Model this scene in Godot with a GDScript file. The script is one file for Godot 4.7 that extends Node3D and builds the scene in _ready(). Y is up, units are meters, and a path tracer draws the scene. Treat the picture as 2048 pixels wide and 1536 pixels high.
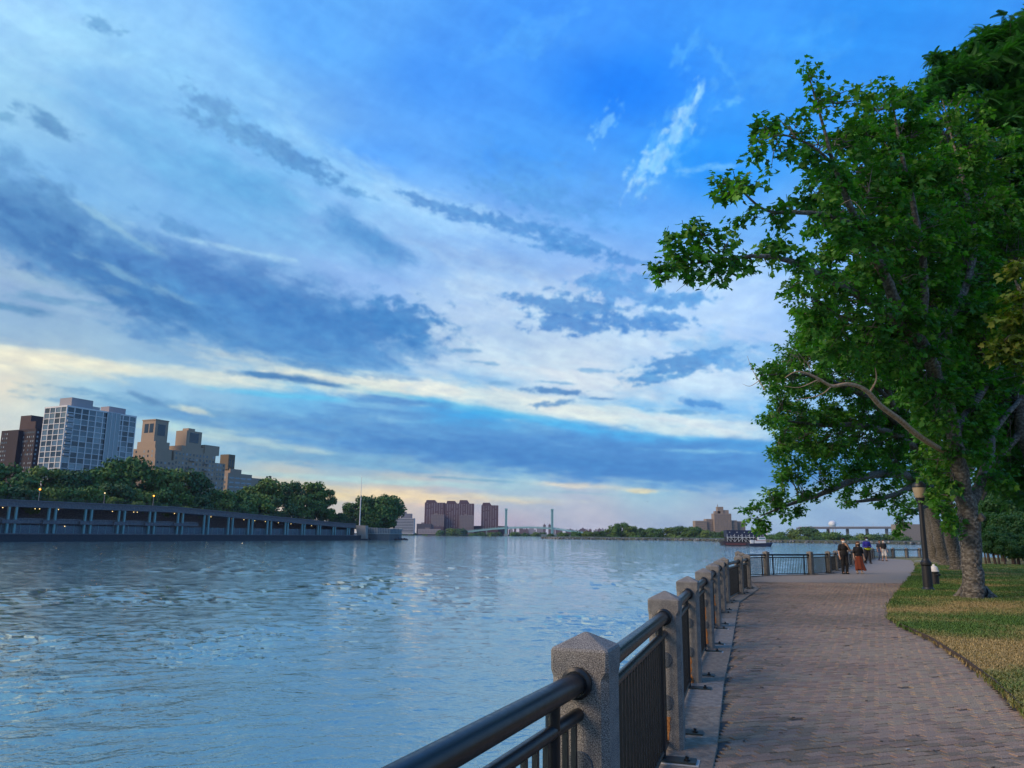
extends Node3D
# River promenade at dusk: railing, brick path, plane trees, river, far bank with buildings.

const SLOPE := 0.0078           # the promenade falls gently away to the north
const WATER_Y := -3.5
var used := {}
var ub: BoxMesh

class MB:
	var v := PackedVector3Array()
	var n := PackedVector3Array()
	var c := PackedColorArray()
	var col := Color(1, 1, 1)
	func tri(a: Vector3, b: Vector3, d: Vector3) -> void:
		var nn := (b - a).cross(d - a).normalized()
		v.push_back(a); v.push_back(d); v.push_back(b)
		for i in 3:
			n.push_back(nn); c.push_back(col)
	func trin(a: Vector3, b: Vector3, d: Vector3, na: Vector3, nb: Vector3, nd: Vector3) -> void:
		v.push_back(a); v.push_back(d); v.push_back(b)
		n.push_back(na); n.push_back(nd); n.push_back(nb)
		for i in 3:
			c.push_back(col)
	func quad(a: Vector3, b: Vector3, d: Vector3, e: Vector3) -> void:
		tri(a, b, d); tri(a, d, e)
	func box(p: Vector3, s: Vector3, bs := Basis.IDENTITY) -> void:
		var h := s * 0.5
		var q := []
		for i in 8:
			q.append(p + bs * Vector3(h.x if i & 1 else -h.x, h.y if i & 2 else -h.y, h.z if i & 4 else -h.z))
		quad(q[4], q[5], q[7], q[6]); quad(q[1], q[0], q[2], q[3]); quad(q[5], q[1], q[3], q[7])
		quad(q[0], q[4], q[6], q[2]); quad(q[6], q[7], q[3], q[2]); quad(q[0], q[1], q[5], q[4])
	# stack of polygon rings (arrays of Vector3 of equal length), closed at both ends, flat shaded
	func rings(rs: Array) -> void:
		var k: int = rs[0].size()
		for j in rs.size() - 1:
			for i in k:
				quad(rs[j][i], rs[j][(i + 1) % k], rs[j + 1][(i + 1) % k], rs[j + 1][i])
		for i in range(1, k - 1):
			tri(rs[0][0], rs[0][i + 1], rs[0][i])
			tri(rs[-1][0], rs[-1][i], rs[-1][i + 1])
	func beam(a: Vector3, b: Vector3, w: float, h: float) -> void:
		var d := b - a
		var z := d.normalized()
		var x := Vector3.UP.cross(z) if absf(z.y) < 0.98 else Vector3.RIGHT
		x = x.normalized()
		box((a + b) * 0.5, Vector3(w, h, d.length()), Basis(x, z.cross(x).normalized(), z))
	func tube(p: Array, r: Array, sides := 8, cap := true) -> void:
		var rs := []
		var ns := []
		var x := Vector3.ZERO
		for i in p.size():
			var t: Vector3 = ((p[mini(i + 1, p.size() - 1)] as Vector3) - (p[maxi(i - 1, 0)] as Vector3)).normalized()
			if x == Vector3.ZERO:
				x = t.cross(Vector3.UP if absf(t.y) < 0.9 else Vector3.RIGHT).normalized()
			x = (x - t * x.dot(t)).normalized()
			var y := t.cross(x)
			var ra := []
			var na := []
			for s in sides:
				var a := TAU * s / sides
				var dd := x * cos(a) + y * sin(a)
				ra.append((p[i] as Vector3) + dd * float(r[i])); na.append(dd)
			rs.append(ra); ns.append(na)
		for i in p.size() - 1:
			for s in sides:
				var s2 := (s + 1) % sides
				trin(rs[i][s], rs[i][s2], rs[i + 1][s2], ns[i][s], ns[i][s2], ns[i + 1][s2])
				trin(rs[i][s], rs[i + 1][s2], rs[i + 1][s], ns[i][s], ns[i + 1][s2], ns[i + 1][s])
		if cap:
			for s in range(1, sides - 1):
				tri(rs[0][0], rs[0][s + 1], rs[0][s]); tri(rs[-1][0], rs[-1][s], rs[-1][s + 1])
	func lathe(prof: Array, sides := 16, o := Vector3.ZERO) -> void:
		for i in prof.size() - 1:
			var a: Vector2 = prof[i]
			var b: Vector2 = prof[i + 1]
			var nn := Vector2(b.y - a.y, a.x - b.x).normalized()
			for s in sides:
				var t0 := TAU * s / sides
				var t1 := TAU * (s + 1) / sides
				var d0 := Vector3(cos(t0), 0, -sin(t0))
				var d1 := Vector3(cos(t1), 0, -sin(t1))
				var n0 := d0 * nn.x + Vector3.UP * nn.y
				var n1 := d1 * nn.x + Vector3.UP * nn.y
				var p0 := o + d0 * a.x + Vector3.UP * a.y
				var p1 := o + d1 * a.x + Vector3.UP * a.y
				var q0 := o + d0 * b.x + Vector3.UP * b.y
				var q1 := o + d1 * b.x + Vector3.UP * b.y
				if a.x > 1e-5: trin(p0, p1, q1, n0, n1, n1)
				if b.x > 1e-5: trin(p0, q1, q0, n0, n1, n0)
	func mesh() -> ArrayMesh:
		var a := []
		a.resize(Mesh.ARRAY_MAX)
		a[Mesh.ARRAY_VERTEX] = v; a[Mesh.ARRAY_NORMAL] = n; a[Mesh.ARRAY_COLOR] = c
		var m := ArrayMesh.new()
		m.add_surface_from_arrays(Mesh.PRIMITIVE_TRIANGLES, a)
		return m

func numbered(called: String, parent: Node) -> String:
	var k := str(parent.get_instance_id()) + called
	used[k] = used.get(k, -1) + 1
	return called if used[k] == 0 else "%s_%03d" % [called, used[k]]
func tag(o: Node, label: String, category: String, group := "") -> Node:
	o.set_meta("label", label); o.set_meta("category", category)
	if group: o.set_meta("group", group)
	return o
func kind(o: Node, k: String) -> Node:
	o.set_meta("kind", k)
	return o
func thing(called: String, label: String, category: String, at := Vector3.ZERO, group := "", turn := 0.0) -> Node3D:
	var o := Node3D.new()
	o.name = numbered(called, self)
	add_child(o)
	o.position = at; o.rotation.y = turn
	tag(o, label, category, group)
	return o
func part(parent: Node, called: String, mesh: Mesh, mat: Material, at := Vector3.ZERO, bs := Basis.IDENTITY) -> MeshInstance3D:
	var o := MeshInstance3D.new()
	o.name = numbered(called, parent)
	o.mesh = mesh; o.material_override = mat
	parent.add_child(o)
	o.transform = Transform3D(bs, at)
	return o
func bpart(parent: Node, called: String, mat: Material, at: Vector3, size: Vector3, bs := Basis.IDENTITY) -> MeshInstance3D:
	return part(parent, called, ub, mat, at, bs * Basis.from_scale(size))
func M(r: float, g: float, b: float, rough := 0.85, metal := 0.0) -> StandardMaterial3D:
	var m := StandardMaterial3D.new()
	m.albedo_color = Color(r, g, b).linear_to_srgb()
	m.roughness = rough; m.metallic = metal
	return m
func vmat(rough := 0.85) -> StandardMaterial3D:
	var m := M(1, 1, 1, rough)
	m.vertex_color_use_as_albedo = true
	return m
func lin(a: Array) -> Color:
	return Color(a[0], a[1], a[2])
# noise image with a ramp of linear colours -> sRGB texture, seamless
func ntex(seed_: int, freq: float, octaves: int, ramp: Array, size := 256, ntype := FastNoiseLite.TYPE_SIMPLEX) -> ImageTexture:
	var f := FastNoiseLite.new()
	f.seed = seed_; f.frequency = freq; f.fractal_octaves = octaves; f.noise_type = ntype
	var im := f.get_seamless_image(size, size)
	im.convert(Image.FORMAT_L8)
	var d := im.get_data()
	var lut := PackedByteArray()
	for i in 256:
		var x := i / 255.0
		var cc := lin(ramp[0][1])
		for k in ramp.size() - 1:
			if x >= ramp[k][0]:
				cc = lin(ramp[k][1]).lerp(lin(ramp[k + 1][1]), clampf((x - ramp[k][0]) / (ramp[k + 1][0] - ramp[k][0]), 0, 1))
		cc = cc.linear_to_srgb()
		lut.append(int(cc.r * 255)); lut.append(int(cc.g * 255)); lut.append(int(cc.b * 255))
	var o := PackedByteArray()
	o.resize(d.size() * 3)
	for i in d.size():
		var q := d[i] * 3
		o[i * 3] = lut[q]; o[i * 3 + 1] = lut[q + 1]; o[i * 3 + 2] = lut[q + 2]
	return ImageTexture.create_from_image(Image.create_from_data(size, size, false, Image.FORMAT_RGB8, o))
func htex(seed_: int, freq: float, octaves: int, bump: float, size := 256) -> ImageTexture:
	var f := FastNoiseLite.new()
	f.seed = seed_; f.frequency = freq; f.fractal_octaves = octaves
	var im := f.get_seamless_image(size, size)
	im.convert(Image.FORMAT_RGBA8)
	im.bump_map_to_normal_map(bump)
	return ImageTexture.create_from_image(im)
# world-mapped material: colour texture + normal texture
func W(tex: Texture2D, metres: float, rough := 0.9, nrm: Texture2D = null, nscale := 1.0) -> StandardMaterial3D:
	var m := M(1, 1, 1, rough)
	m.albedo_texture = tex
	m.uv1_triplanar = true; m.uv1_world_triplanar = true
	m.uv1_scale = Vector3.ONE / metres
	if nrm:
		m.normal_enabled = true; m.normal_texture = nrm; m.normal_scale = nscale
	return m
const ORD := ["first", "second", "third", "fourth", "fifth", "sixth", "seventh", "eighth", "ninth", "tenth", "eleventh", "twelfth", "thirteenth", "fourteenth", "fifteenth", "sixteenth", "seventeenth", "eighteenth", "nineteenth", "twentieth", "twenty-first", "twenty-second", "twenty-third", "twenty-fourth", "twenty-fifth", "twenty-sixth", "twenty-seventh", "twenty-eighth", "twenty-ninth", "thirtieth"]
func gy(z: float) -> float:
	return SLOPE * z if z > -96.0 else SLOPE * -96.0

# ------------------------------------------------------------------ sky
# base air: colours known at some directions (azimuth, elevation, r, g, b in sRGB), blended smoothly
const AIR := [
	[-36.45, 30.90, 158,208,250], [-28.04, 32.79, 140,198,250], [-15.48, 34.62, 95,172,250], [-5.34, 32.75, 72,152,248], [4.94, 35.67, 66,150,250],
	[8.96, 32.02, 36,132,250], [18.84, 34.39, 66,156,252], [15.36, 26.22, 44,150,250], [25.96, 33.10, 52,148,246], [34.72, 26.83, 50,140,240],
	[-35.72, 25.96, 148,200,236], [-27.33, 26.89, 132,186,236], [-18.35, 27.89, 120,180,240], [-10.67, 26.77, 92,166,250], [0.87, 27.27, 76,160,250],
	[-31.48, 22.20, 124,182,232], [-21.78, 22.05, 118,178,232], [-10.49, 23.32, 150,198,246], [-1.07, 22.69, 130,180,240], [10.69, 23.50, 100,170,248], [21.57, 21.46, 110,175,245],
	[-33.80, 15.42, 150,182,216], [-23.04, 17.11, 130,172,220], [-10.28, 19.07, 140,182,236], [-2.93, 17.21, 168,200,238], [6.75, 18.67, 150,188,240], [16.02, 16.78, 170,205,250], [24.54, 16.01, 150,195,250],
	[-33.70, 12.29, 140,178,212], [-22.65, 12.68, 132,174,212], [-4.77, 13.84, 180,205,235], [4.78, 12.45, 190,208,232], [14.79, 13.27, 178,208,245],
	[-33.30, 8.88, 236,226,204], [-32.19, 6.15, 206,214,212], [-29.63, 8.29, 150,196,222], [-25.49, 8.65, 140,190,225], [-15.60, 9.33, 110,180,228], [-2.76, 8.69, 70,166,232], [8.45, 7.61, 76,172,240], [17.29, 6.37, 70,160,235], [25.48, 7.46, 150,195,240],
	[-20.44, 5.55, 150,190,214], [-11.80, 4.62, 130,180,215], [-0.82, 3.91, 150,200,220], [10.17, 3.42, 156,202,220], [18.14, 3.03, 150,190,220],
	[-31.91, 3.65, 232,218,196], [-16.56, 2.72, 226,208,180], [-9.55, 2.33, 222,200,178], [-2.63, 1.70, 200,186,194], [6.53, 1.60, 186,186,202], [15.36, 1.47, 164,184,208], [23.52, 1.48, 146,176,208],
	[-15.05, 0.30, 210,198,188], [-0.77, 0.46, 184,174,190], [13.60, 0.41, 160,178,202],
	[-60, 4, 236,212,182], [-60, 16, 190,196,214], [-60, 35, 140,190,236], [-100, 8, 214,200,190], [-100, 35, 120,176,236], [60, 5, 150,176,206], [60, 20, 130,180,236], [60, 40, 60,146,240],
	[110, 6, 150,172,202], [110, 30, 90,158,236], [160, 8, 160,176,202], [170, 35, 96,160,234], [-150, 8, 170,182,204], [-140, 35, 110,170,236],
	[0, 60, 60,142,240], [90, 60, 60,140,236], [-90, 62, 92,160,240], [180, 62, 70,146,236], [0, 88, 66,144,236]]
# clouds: azimuth, elevation, long half axis (2), short half axis (2), colour, opacity, softness, raggedness, grain, stretch
const CLOUDS := [
	# broad pale veils
	[-20.31, 25.29, 13.81, -3.58, 1.29, 3.53, 128,184,240, .55, .9, .35, 7, 3.], [-31.07, 18.80, 7.42, -1.14, 0.38, 2.20, 150,192,226, .5, .9, .4, 6, 3.],
	[-10.40, 21.57, 12.89, -3.39, 0.91, 2.73, 146,186,240, .6, .9, .4, 5, 3.], [5.94, 15.76, 13.08, -3.33, 0.77, 2.84, 196,214,242, .75, .9, .5, 5, 3.], [13.48, 16.94, 7.15, 1.33, -0.53, 2.47, 186,212,250, .6, .9, .5, 5, 3.],
	[-0.93, 12.81, 12.30, -1.51, 0.34, 2.58, 196,214,238, .7, .9, .5, 5, 3.], [15.42, 11.08, 7.00, -0.79, 0.32, 2.85, 206,222,246, .7, .9, .5, 5, 3.], [-12.93, 25.88, 8.10, -3.27, 0.69, 1.25, 156,204,250, .6, .9, .6, 5, 3.],
	[-5.83, 23.61, 8.15, -2.26, 0.44, 1.22, 170,208,250, .6, .9, .6, 5, 3.], [0.79, 35.12, 4.27, 1.17, -0.72, 1.46, 106,178,252, .35, .9, .8, 4, 2.], [20.89, 31.94, 4.85, 1.52, -0.96, 1.76, 96,174,252, .35, .9, .8, 4, 2.],
	[-26.78, 30.71, 10.85, -1.07, 0.72, 2.72, 148,204,250, .4, .9, .4, 6, 3.], [-33.37, 29.87, 6.94, 2.01, -0.31, 2.23, 166,214,248, .45, .9, .4, 6, 3.],
	# soft blue shade areas of the upper deck
	[-26.09, 24.61, 6.81, -2.38, 0.66, 1.52, 112,168,226, .55, .9, .4, 6, 2.5], [-19.46, 23.74, 6.58, -2.04, 0.57, 1.41, 102,162,222, .6, .9, .4, 6, 2.5], [-11.15, 21.16, 3.70, -1.67, 0.63, 1.15, 86,138,206, .85, .8, .4, 4, 2.], [-16.00, 21.07, 9.12, -1.84, 0.36, 1.37, 120,168,226, .5, .9, .4, 5, 3.],
	[1.27, 26.23, 6.68, -1.02, 0.31, 1.57, 96,152,226, .45, .9, .8, 3, 2.], [-2.60, 20.14, 6.87, -1.19, 0.22, 1.07, 140,172,226, .5, .9, .5, 4, 3.],
	# cream streak low in the west, running down to the right
	[-33.23, 10.53, 8.07, -0.13, -0.01, 0.94, 246,232,212, .8, .8, .4, 5, 5.], [-23.76, 10.50, 9.53, -0.41, 0.02, 0.61, 236,228,214, .6, .8, .5, 5, 5.], [-12.10, 10.67, 10.75, -0.61, 0.05, 0.95, 230,226,220, .85, .8, .5, 5, 5.], [-0.89, 9.83, 10.35, -1.48, 0.16, 1.10, 232,228,228, .75, .7, .45, 5, 5.],
	[8.46, 8.42, 9.35, -1.58, 0.18, 1.01, 230,230,232, .75, .7, .5, 5, 5.], [14.58, 7.87, 6.25, -0.83, 0.13, 0.93, 214,222,236, .8, .8, .5, 5, 5.], [5.90, 10.96, 8.07, -1.47, 0.28, 1.46, 214,218,234, .7, .9, .5, 5, 4.], [-17.16, 11.74, 6.90, -0.74, 0.07, 0.71, 214,214,214, .5, .9, .6, 4, 5.],
	# clear wedge under it
	[-17.01, 9.61, 6.21, -0.18, 0.00, 0.25, 104,188,236, .7, .9, .4, 4, 6.], [-3.52, 9.23, 8.86, -1.21, 0.06, 0.40, 84,174,232, .65, .8, .3, 4, 6.], [5.86, 7.70, 8.72, -1.40, 0.07, 0.44, 84,176,238, .65, .8, .3, 4, 6.], [14.88, 6.57, 6.93, -0.63, 0.05, 0.43, 86,172,236, .65, .8, .3, 4, 6.],
	# long grey-blue bank
	[-24.50, 8.05, 8.10, -0.63, 0.03, 0.74, 112,152,198, .75, .8, .7, 3, 4.], [-15.46, 7.11, 11.02, -0.90, 0.06, 1.07, 118,158,206, .85, .7, .5, 4, 4.], [-4.58, 6.51, 15.54, -1.05, 0.13, 2.06, 98,146,208, .92, .7, .4, 5, 4.], [7.68, 5.56, 13.95, -1.00, 0.17, 1.97, 90,140,208, .92, .7, .4, 5, 4.], [16.54, 4.90, 10.15, -0.51, 0.14, 1.76, 90,142,210, .92, .7, .4, 5, 4.], [-0.84, 5.93, 11.03, -0.63, 0.06, 0.96, 80,130,198, .7, .7, .6, 4, 5.], [8.76, 4.69, 10.74, -0.58, 0.06, 0.80, 78,130,200, .7, .7, .6, 4, 5.], [25.29, 4.78, 9.08, -0.59, 0.14, 1.33, 96,146,210, .9, .6, .4, 4, 4.],
	[-11.82, 5.16, 11.62, -0.49, 0.01, 0.72, 120,162,206, .7, .8, .6, 4, 5.], [-9.12, 9.55, 4.04, -0.28, 0.02, 0.33, 96,142,206, .85, .7, .5, 4, 5.], [-9.45, 8.70, 5.11, -0.36, 0.02, 0.37, 100,146,208, .85, .7, .5, 4, 5.], [13.81, 6.02, 4.56, -0.23, 0.01, 0.18, 140,196,232, .6, .8, .7, 4, 6.],
	[-24.41, 7.04, 5.30, -0.25, 0.00, 0.34, 176,204,214, .6, .8, .7, 4, 5.], [-19.50, 6.29, 7.28, -0.71, 0.02, 0.35, 190,208,212, .6, .9, .7, 4, 6.], [-22.59, 8.12, 1.92, -0.30, 0.03, 0.24, 214,214,206, .7, .8, .8, 3, 4.], [-25.49, 8.65, 1.20, -0.36, 0.06, 0.26, 96,132,182, .8, .7, .6, 3, 3.],
	# light bands below it
	[-9.61, 3.70, 11.72, -0.37, 0.00, 0.32, 170,204,216, .7, .9, .6, 4, 6.], [-13.81, 2.68, 11.36, -0.36, -0.00, 0.53, 246,216,172, .85, .9, .5, 4, 6.], [-5.21, 2.69, 7.99, -0.44, 0.02, 0.40, 232,208,182, .75, .9, .6, 4, 6.], [4.36, 3.58, 2.57, -0.12, 0.01, 0.22, 224,206,196, .75, .8, .6, 3, 4.], [9.27, 3.16, 1.22, -0.04, 0.01, 0.18, 246,222,180, .8, .7, .6, 3, 3.], [7.28, 3.38, 5.79, -0.29, 0.01, 0.18, 206,206,206, .5, .9, .7, 4, 6.], [0.31, 2.61, 5.51, -0.23, 0.01, 0.22, 208,208,204, .5, .9, .6, 4, 6.],
	[-3.41, 3.95, 4.41, -0.24, 0.01, 0.11, 122,160,196, .7, .8, .6, 4, 6.], [-5.19, 2.03, 2.19, 0.03, -0.00, 0.18, 226,192,188, .6, .9, .6, 4, 5.], [4.72, 3.04, 7.28, -0.34, 0.01, 0.11, 150,180,206, .6, .9, .6, 4, 6.],
	# great dark mass left of the middle
	[-33.79, 19.81, 3.96, -1.08, 0.57, 2.10, 100,144,200, .8, .8, .8, 3.5, 1.8], [-34.68, 18.06, 3.73, -0.32, 0.19, 1.84, 92,134,192, .75, .8, .7, 4, 2.], [-29.73, 17.43, 8.11, -2.73, 0.84, 2.66, 90,134,194, .85, .8, .6, 5, 2.], [-21.68, 16.94, 9.58, -1.27, 0.37, 2.39, 90,134,200, .85, .8, .55, 5, 2.], [-24.22, 15.59, 10.35, -2.17, 0.42, 2.00, 94,142,202, .75, .8, .5, 5, 2.2], [-18.79, 15.16, 11.16, -1.74, 0.41, 2.43, 92,142,204, .75, .8, .5, 5, 2.2], [-14.48, 14.45, 9.25, -0.96, 0.31, 2.65, 88,138,204, .85, .75, .5, 5, 2.],
	[-29.35, 16.68, 6.69, -2.46, 0.52, 1.54, 76,118,182, .75, .7, .8, 2.6, 2.], [-21.71, 17.28, 7.95, -1.03, 0.21, 1.37, 82,122,190, .75, .6, .75, 2.6, 2.], [-25.12, 14.80, 5.42, -1.80, 0.30, 0.97, 74,122,186, .7, .6, .75, 2.6, 2.], [-13.80, 15.22, 7.91, -0.81, 0.21, 1.79, 74,124,194, .8, .6, .75, 2.6, 2.], [-32.23, 21.09, 1.85, -0.68, 0.26, 0.71, 92,134,190, .7, .6, .8, 2.2, 2.], [-26.76, 18.59, 1.79, -0.52, 0.15, 0.51, 110,154,208, .7, .6, .8, 2., 2.],
	[-8.62, 15.53, 4.12, -0.36, 0.16, 1.53, 72,126,196, .92, .45, .85, 2.5, 1.8], [-15.81, 12.70, 8.05, -0.86, 0.10, 0.93, 88,138,202, .8, .6, .7, 3, 3.], [-14.32, 11.75, 3.89, -0.59, 0.05, 0.36, 84,132,196, .8, .6, .7, 3, 4.], [-16.75, 10.88, 3.83, -0.16, 0.01, 0.29, 62,112,178, .95, .5, .5, 3, 5.], [-13.90, 10.58, 1.78, -0.15, 0.01, 0.18, 70,118,180, .9, .5, .5, 3, 4.],
	[-25.91, 13.18, 2.80, -0.20, 0.04, 0.60, 96,140,200, .7, .7, .6, 3, 3.], [-33.86, 13.65, 2.42, -0.09, 0.01, 0.34, 92,136,186, .85, .6, .6, 3, 4.], [-31.74, 14.51, 3.66, 0.01, 0.00, 0.38, 106,148,196, .6, .8, .6, 3, 4.], [-25.00, 20.38, 1.83, -0.58, 0.20, 0.57, 100,146,206, .75, .5, .9, 2, 2.], [-35.35, 22.19, 1.25, -0.43, 0.50, 1.44, 108,152,206, .7, .6, .9, 2, 1.6], [-32.44, 15.67, 4.74, -0.11, 0.02, 0.63, 150,178,206, .4, .9, .7, 3, 3.],
	# pale cracks through the mass
	[-29.42, 20.08, 4.09, -1.78, 0.12, 0.27, 150,190,222, .5, .9, .9, 3, 3.], [-27.18, 16.53, 3.83, -1.18, 0.09, 0.29, 140,180,214, .5, .9, .9, 3, 3.], [-20.52, 19.50, 6.14, -0.51, 0.03, 0.24, 168,204,238, .6, .9, .9, 3, 3.],
	# ragged cumulus streets
	[-23.11, 28.70, 2.16, -0.77, 0.31, 0.60, 110,152,210, .85, .5, .95, 1.8, 1.8], [-21.57, 27.38, 3.65, -0.83, 0.30, 0.82, 108,152,208, .85, .5, .9, 1.8, 2.], [-16.71, 25.96, 3.76, -1.14, 0.31, 0.70, 94,142,204, .88, .5, .9, 1.8, 2.], [-18.26, 26.75, 1.97, -0.71, 0.22, 0.43, 106,150,210, .7, .5, .9, 1.8, 2.], [-12.85, 24.44, 1.70, -0.28, 0.08, 0.34, 104,152,214, .8, .5, .9, 1.6, 2.],
	[-33.48, 25.25, 1.60, -0.43, 0.20, 0.59, 100,142,196, .9, .5, .8, 1.8, 1.8], [-35.85, 24.89, 0.81, 0.08, 0.01, 0.41, 116,158,206, .8, .5, .8, 1.6, 1.8], [-31.00, 31.66, 1.16, 0.02, 0.07, 0.41, 116,160,214, .9, .5, .9, 1.4, 2.], [-29.72, 31.71, 0.63, 0.12, -0.00, 0.09, 126,170,220, .8, .5, .8, 1.4, 3.],
	[-7.03, 24.18, 2.23, -0.60, 0.15, 0.40, 92,140,210, .85, .45, .9, 1.6, 2.], [-3.46, 23.28, 3.10, -0.49, 0.12, 0.56, 88,138,210, .88, .45, .9, 1.6, 2.], [0.51, 22.53, 3.45, -0.76, 0.18, 0.69, 92,144,216, .85, .45, .95, 1.6, 2.], [4.44, 21.61, 3.00, -0.84, 0.22, 0.69, 88,142,216, .85, .45, 1., 1.6, 2.], [6.00, 20.68, 2.31, -0.28, 0.04, 0.36, 82,136,210, .88, .45, .9, 1.6, 2.], [3.27, 21.20, 1.80, -0.13, 0.03, 0.36, 86,140,212, .85, .45, .9, 1.6, 2.],
	[3.27, 24.12, 5.36, -1.26, 0.38, 1.36, 92,150,222, .6, .6, 1., 2., 2.], [-1.11, 25.17, 2.33, -0.47, 0.15, 0.55, 98,154,224, .6, .6, 1., 1.6, 2.], [8.30, 20.07, 1.89, -0.32, 0.06, 0.35, 92,146,220, .8, .45, 1., 1.6, 2.],
	[8.64, 17.88, 2.63, -0.44, 0.20, 1.22, 96,150,222, .88, .4, .9, 1.8, 1.8], [4.03, 16.82, 3.82, -0.42, 0.10, 0.88, 88,138,208, .92, .4, .9, 1.8, 1.8], [4.80, 15.41, 3.43, -0.27, 0.06, 0.74, 80,130,204, .92, .4, .9, 1.8, 1.8], [8.97, 15.50, 2.98, -0.40, 0.09, 0.72, 84,136,210, .9, .4, .95, 1.6, 1.8], [11.59, 15.59, 2.05, -0.30, 0.07, 0.50, 88,142,216, .9, .4, .95, 1.6, 1.8], [12.75, 16.98, 2.20, 0.18, -0.06, 0.57, 92,148,220, .9, .4, .95, 1.6, 1.8], [6.75, 18.67, 2.27, 0.32, -0.12, 0.72, 100,154,224, .8, .45, .95, 1.6, 1.8],
	[11.58, 15.04, 1.48, -0.06, 0.01, 0.22, 88,140,214, .85, .4, .9, 1.6, 2.], [14.22, 16.97, 1.31, -0.17, 0.03, 0.25, 98,152,222, .85, .45, .9, 1.4, 2.], [12.96, 12.44, 3.59, 0.49, -0.10, 0.72, 82,136,206, .92, .4, .85, 1.8, 2.4], [15.47, 12.44, 2.04, -0.62, 0.14, 0.48, 96,152,222, .8, .5, .9, 1.8, 2.4], [10.74, 11.42, 2.19, 0.25, -0.05, 0.44, 84,140,208, .9, .4, .9, 1.8, 2.4], [16.22, 13.20, 4.13, -0.97, 0.28, 1.25, 118,172,236, .5, .8, .7, 2.5, 2.4],
	[3.26, 10.52, 2.26, -0.16, 0.02, 0.26, 80,126,190, .92, .4, .7, 1.8, 3.], [3.07, 9.56, 1.72, 0.18, -0.02, 0.22, 92,136,196, .85, .4, .8, 1.8, 3.], [6.45, 9.95, 1.27, -0.06, 0.01, 0.11, 92,136,196, .85, .4, .8, 1.8, 3.], [14.11, 9.40, 1.20, -0.16, 0.05, 0.36, 84,140,212, .92, .4, .9, 1.6, 2.], [12.48, 8.86, 2.15, -0.13, 0.01, 0.18, 108,156,212, .8, .5, .8, 1.8, 3.], [6.28, 11.99, 1.12, -0.09, 0.02, 0.18, 112,158,214, .7, .5, .8, 1.8, 3.], [3.64, 11.12, 1.51, -0.11, 0.01, 0.11, 112,156,210, .7, .5, .8, 1.8, 3.], [-0.91, 11.09, 1.29, -0.07, 0.01, 0.15, 126,164,210, .6, .5, .8, 1.8, 3.], [-4.00, 13.49, 1.52, -0.06, 0.01, 0.19, 118,158,210, .8, .45, .9, 1.6, 3.], [-2.27, 12.60, 1.14, -0.10, 0.01, 0.15, 120,160,210, .7, .45, .9, 1.6, 3.], [-8.82, 11.26, 2.59, -0.08, 0.01, 0.22, 130,166,210, .7, .5, .8, 1.8, 3.],
	# thin white wisps in the clear blue
	[12.79, 28.63, 1.72, 2.10, -0.64, 0.41, 206,230,252, .65, .9, 1.3, 1.6, 1.6], [10.78, 26.60, 1.48, 1.51, -0.78, 0.60, 180,218,252, .7, .9, 1.3, 1.6, 1.6], [14.42, 30.60, 1.08, 1.25, -0.38, 0.24, 140,196,252, .6, .9, 1.2, 1.6, 1.8], [12.37, 27.83, 2.48, 2.85, -1.25, 0.85, 110,180,252, .5, .9, 1.1, 2., 1.6], [7.10, 29.50, 1.15, 1.07, -0.48, 0.36, 130,192,252, .6, .9, 1.3, 1.4, 1.6], [13.79, 33.67, 0.91, 1.08, -0.66, 0.38, 100,176,252, .5, .9, 1.2, 1.6, 1.6], [16.46, 32.89, 0.77, -1.28, 0.41, 0.13, 100,176,252, .5, .9, 1.2, 1.6, 1.8], [15.72, 26.01, 3.33, 0.08, -0.03, 0.27, 150,202,252, .5, .9, 1., 2., 3.], [17.06, 30.13, 1.07, 0.20, -0.09, 0.25, 126,190,252, .5, .9, 1.2, 1.4, 1.6]]

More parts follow.
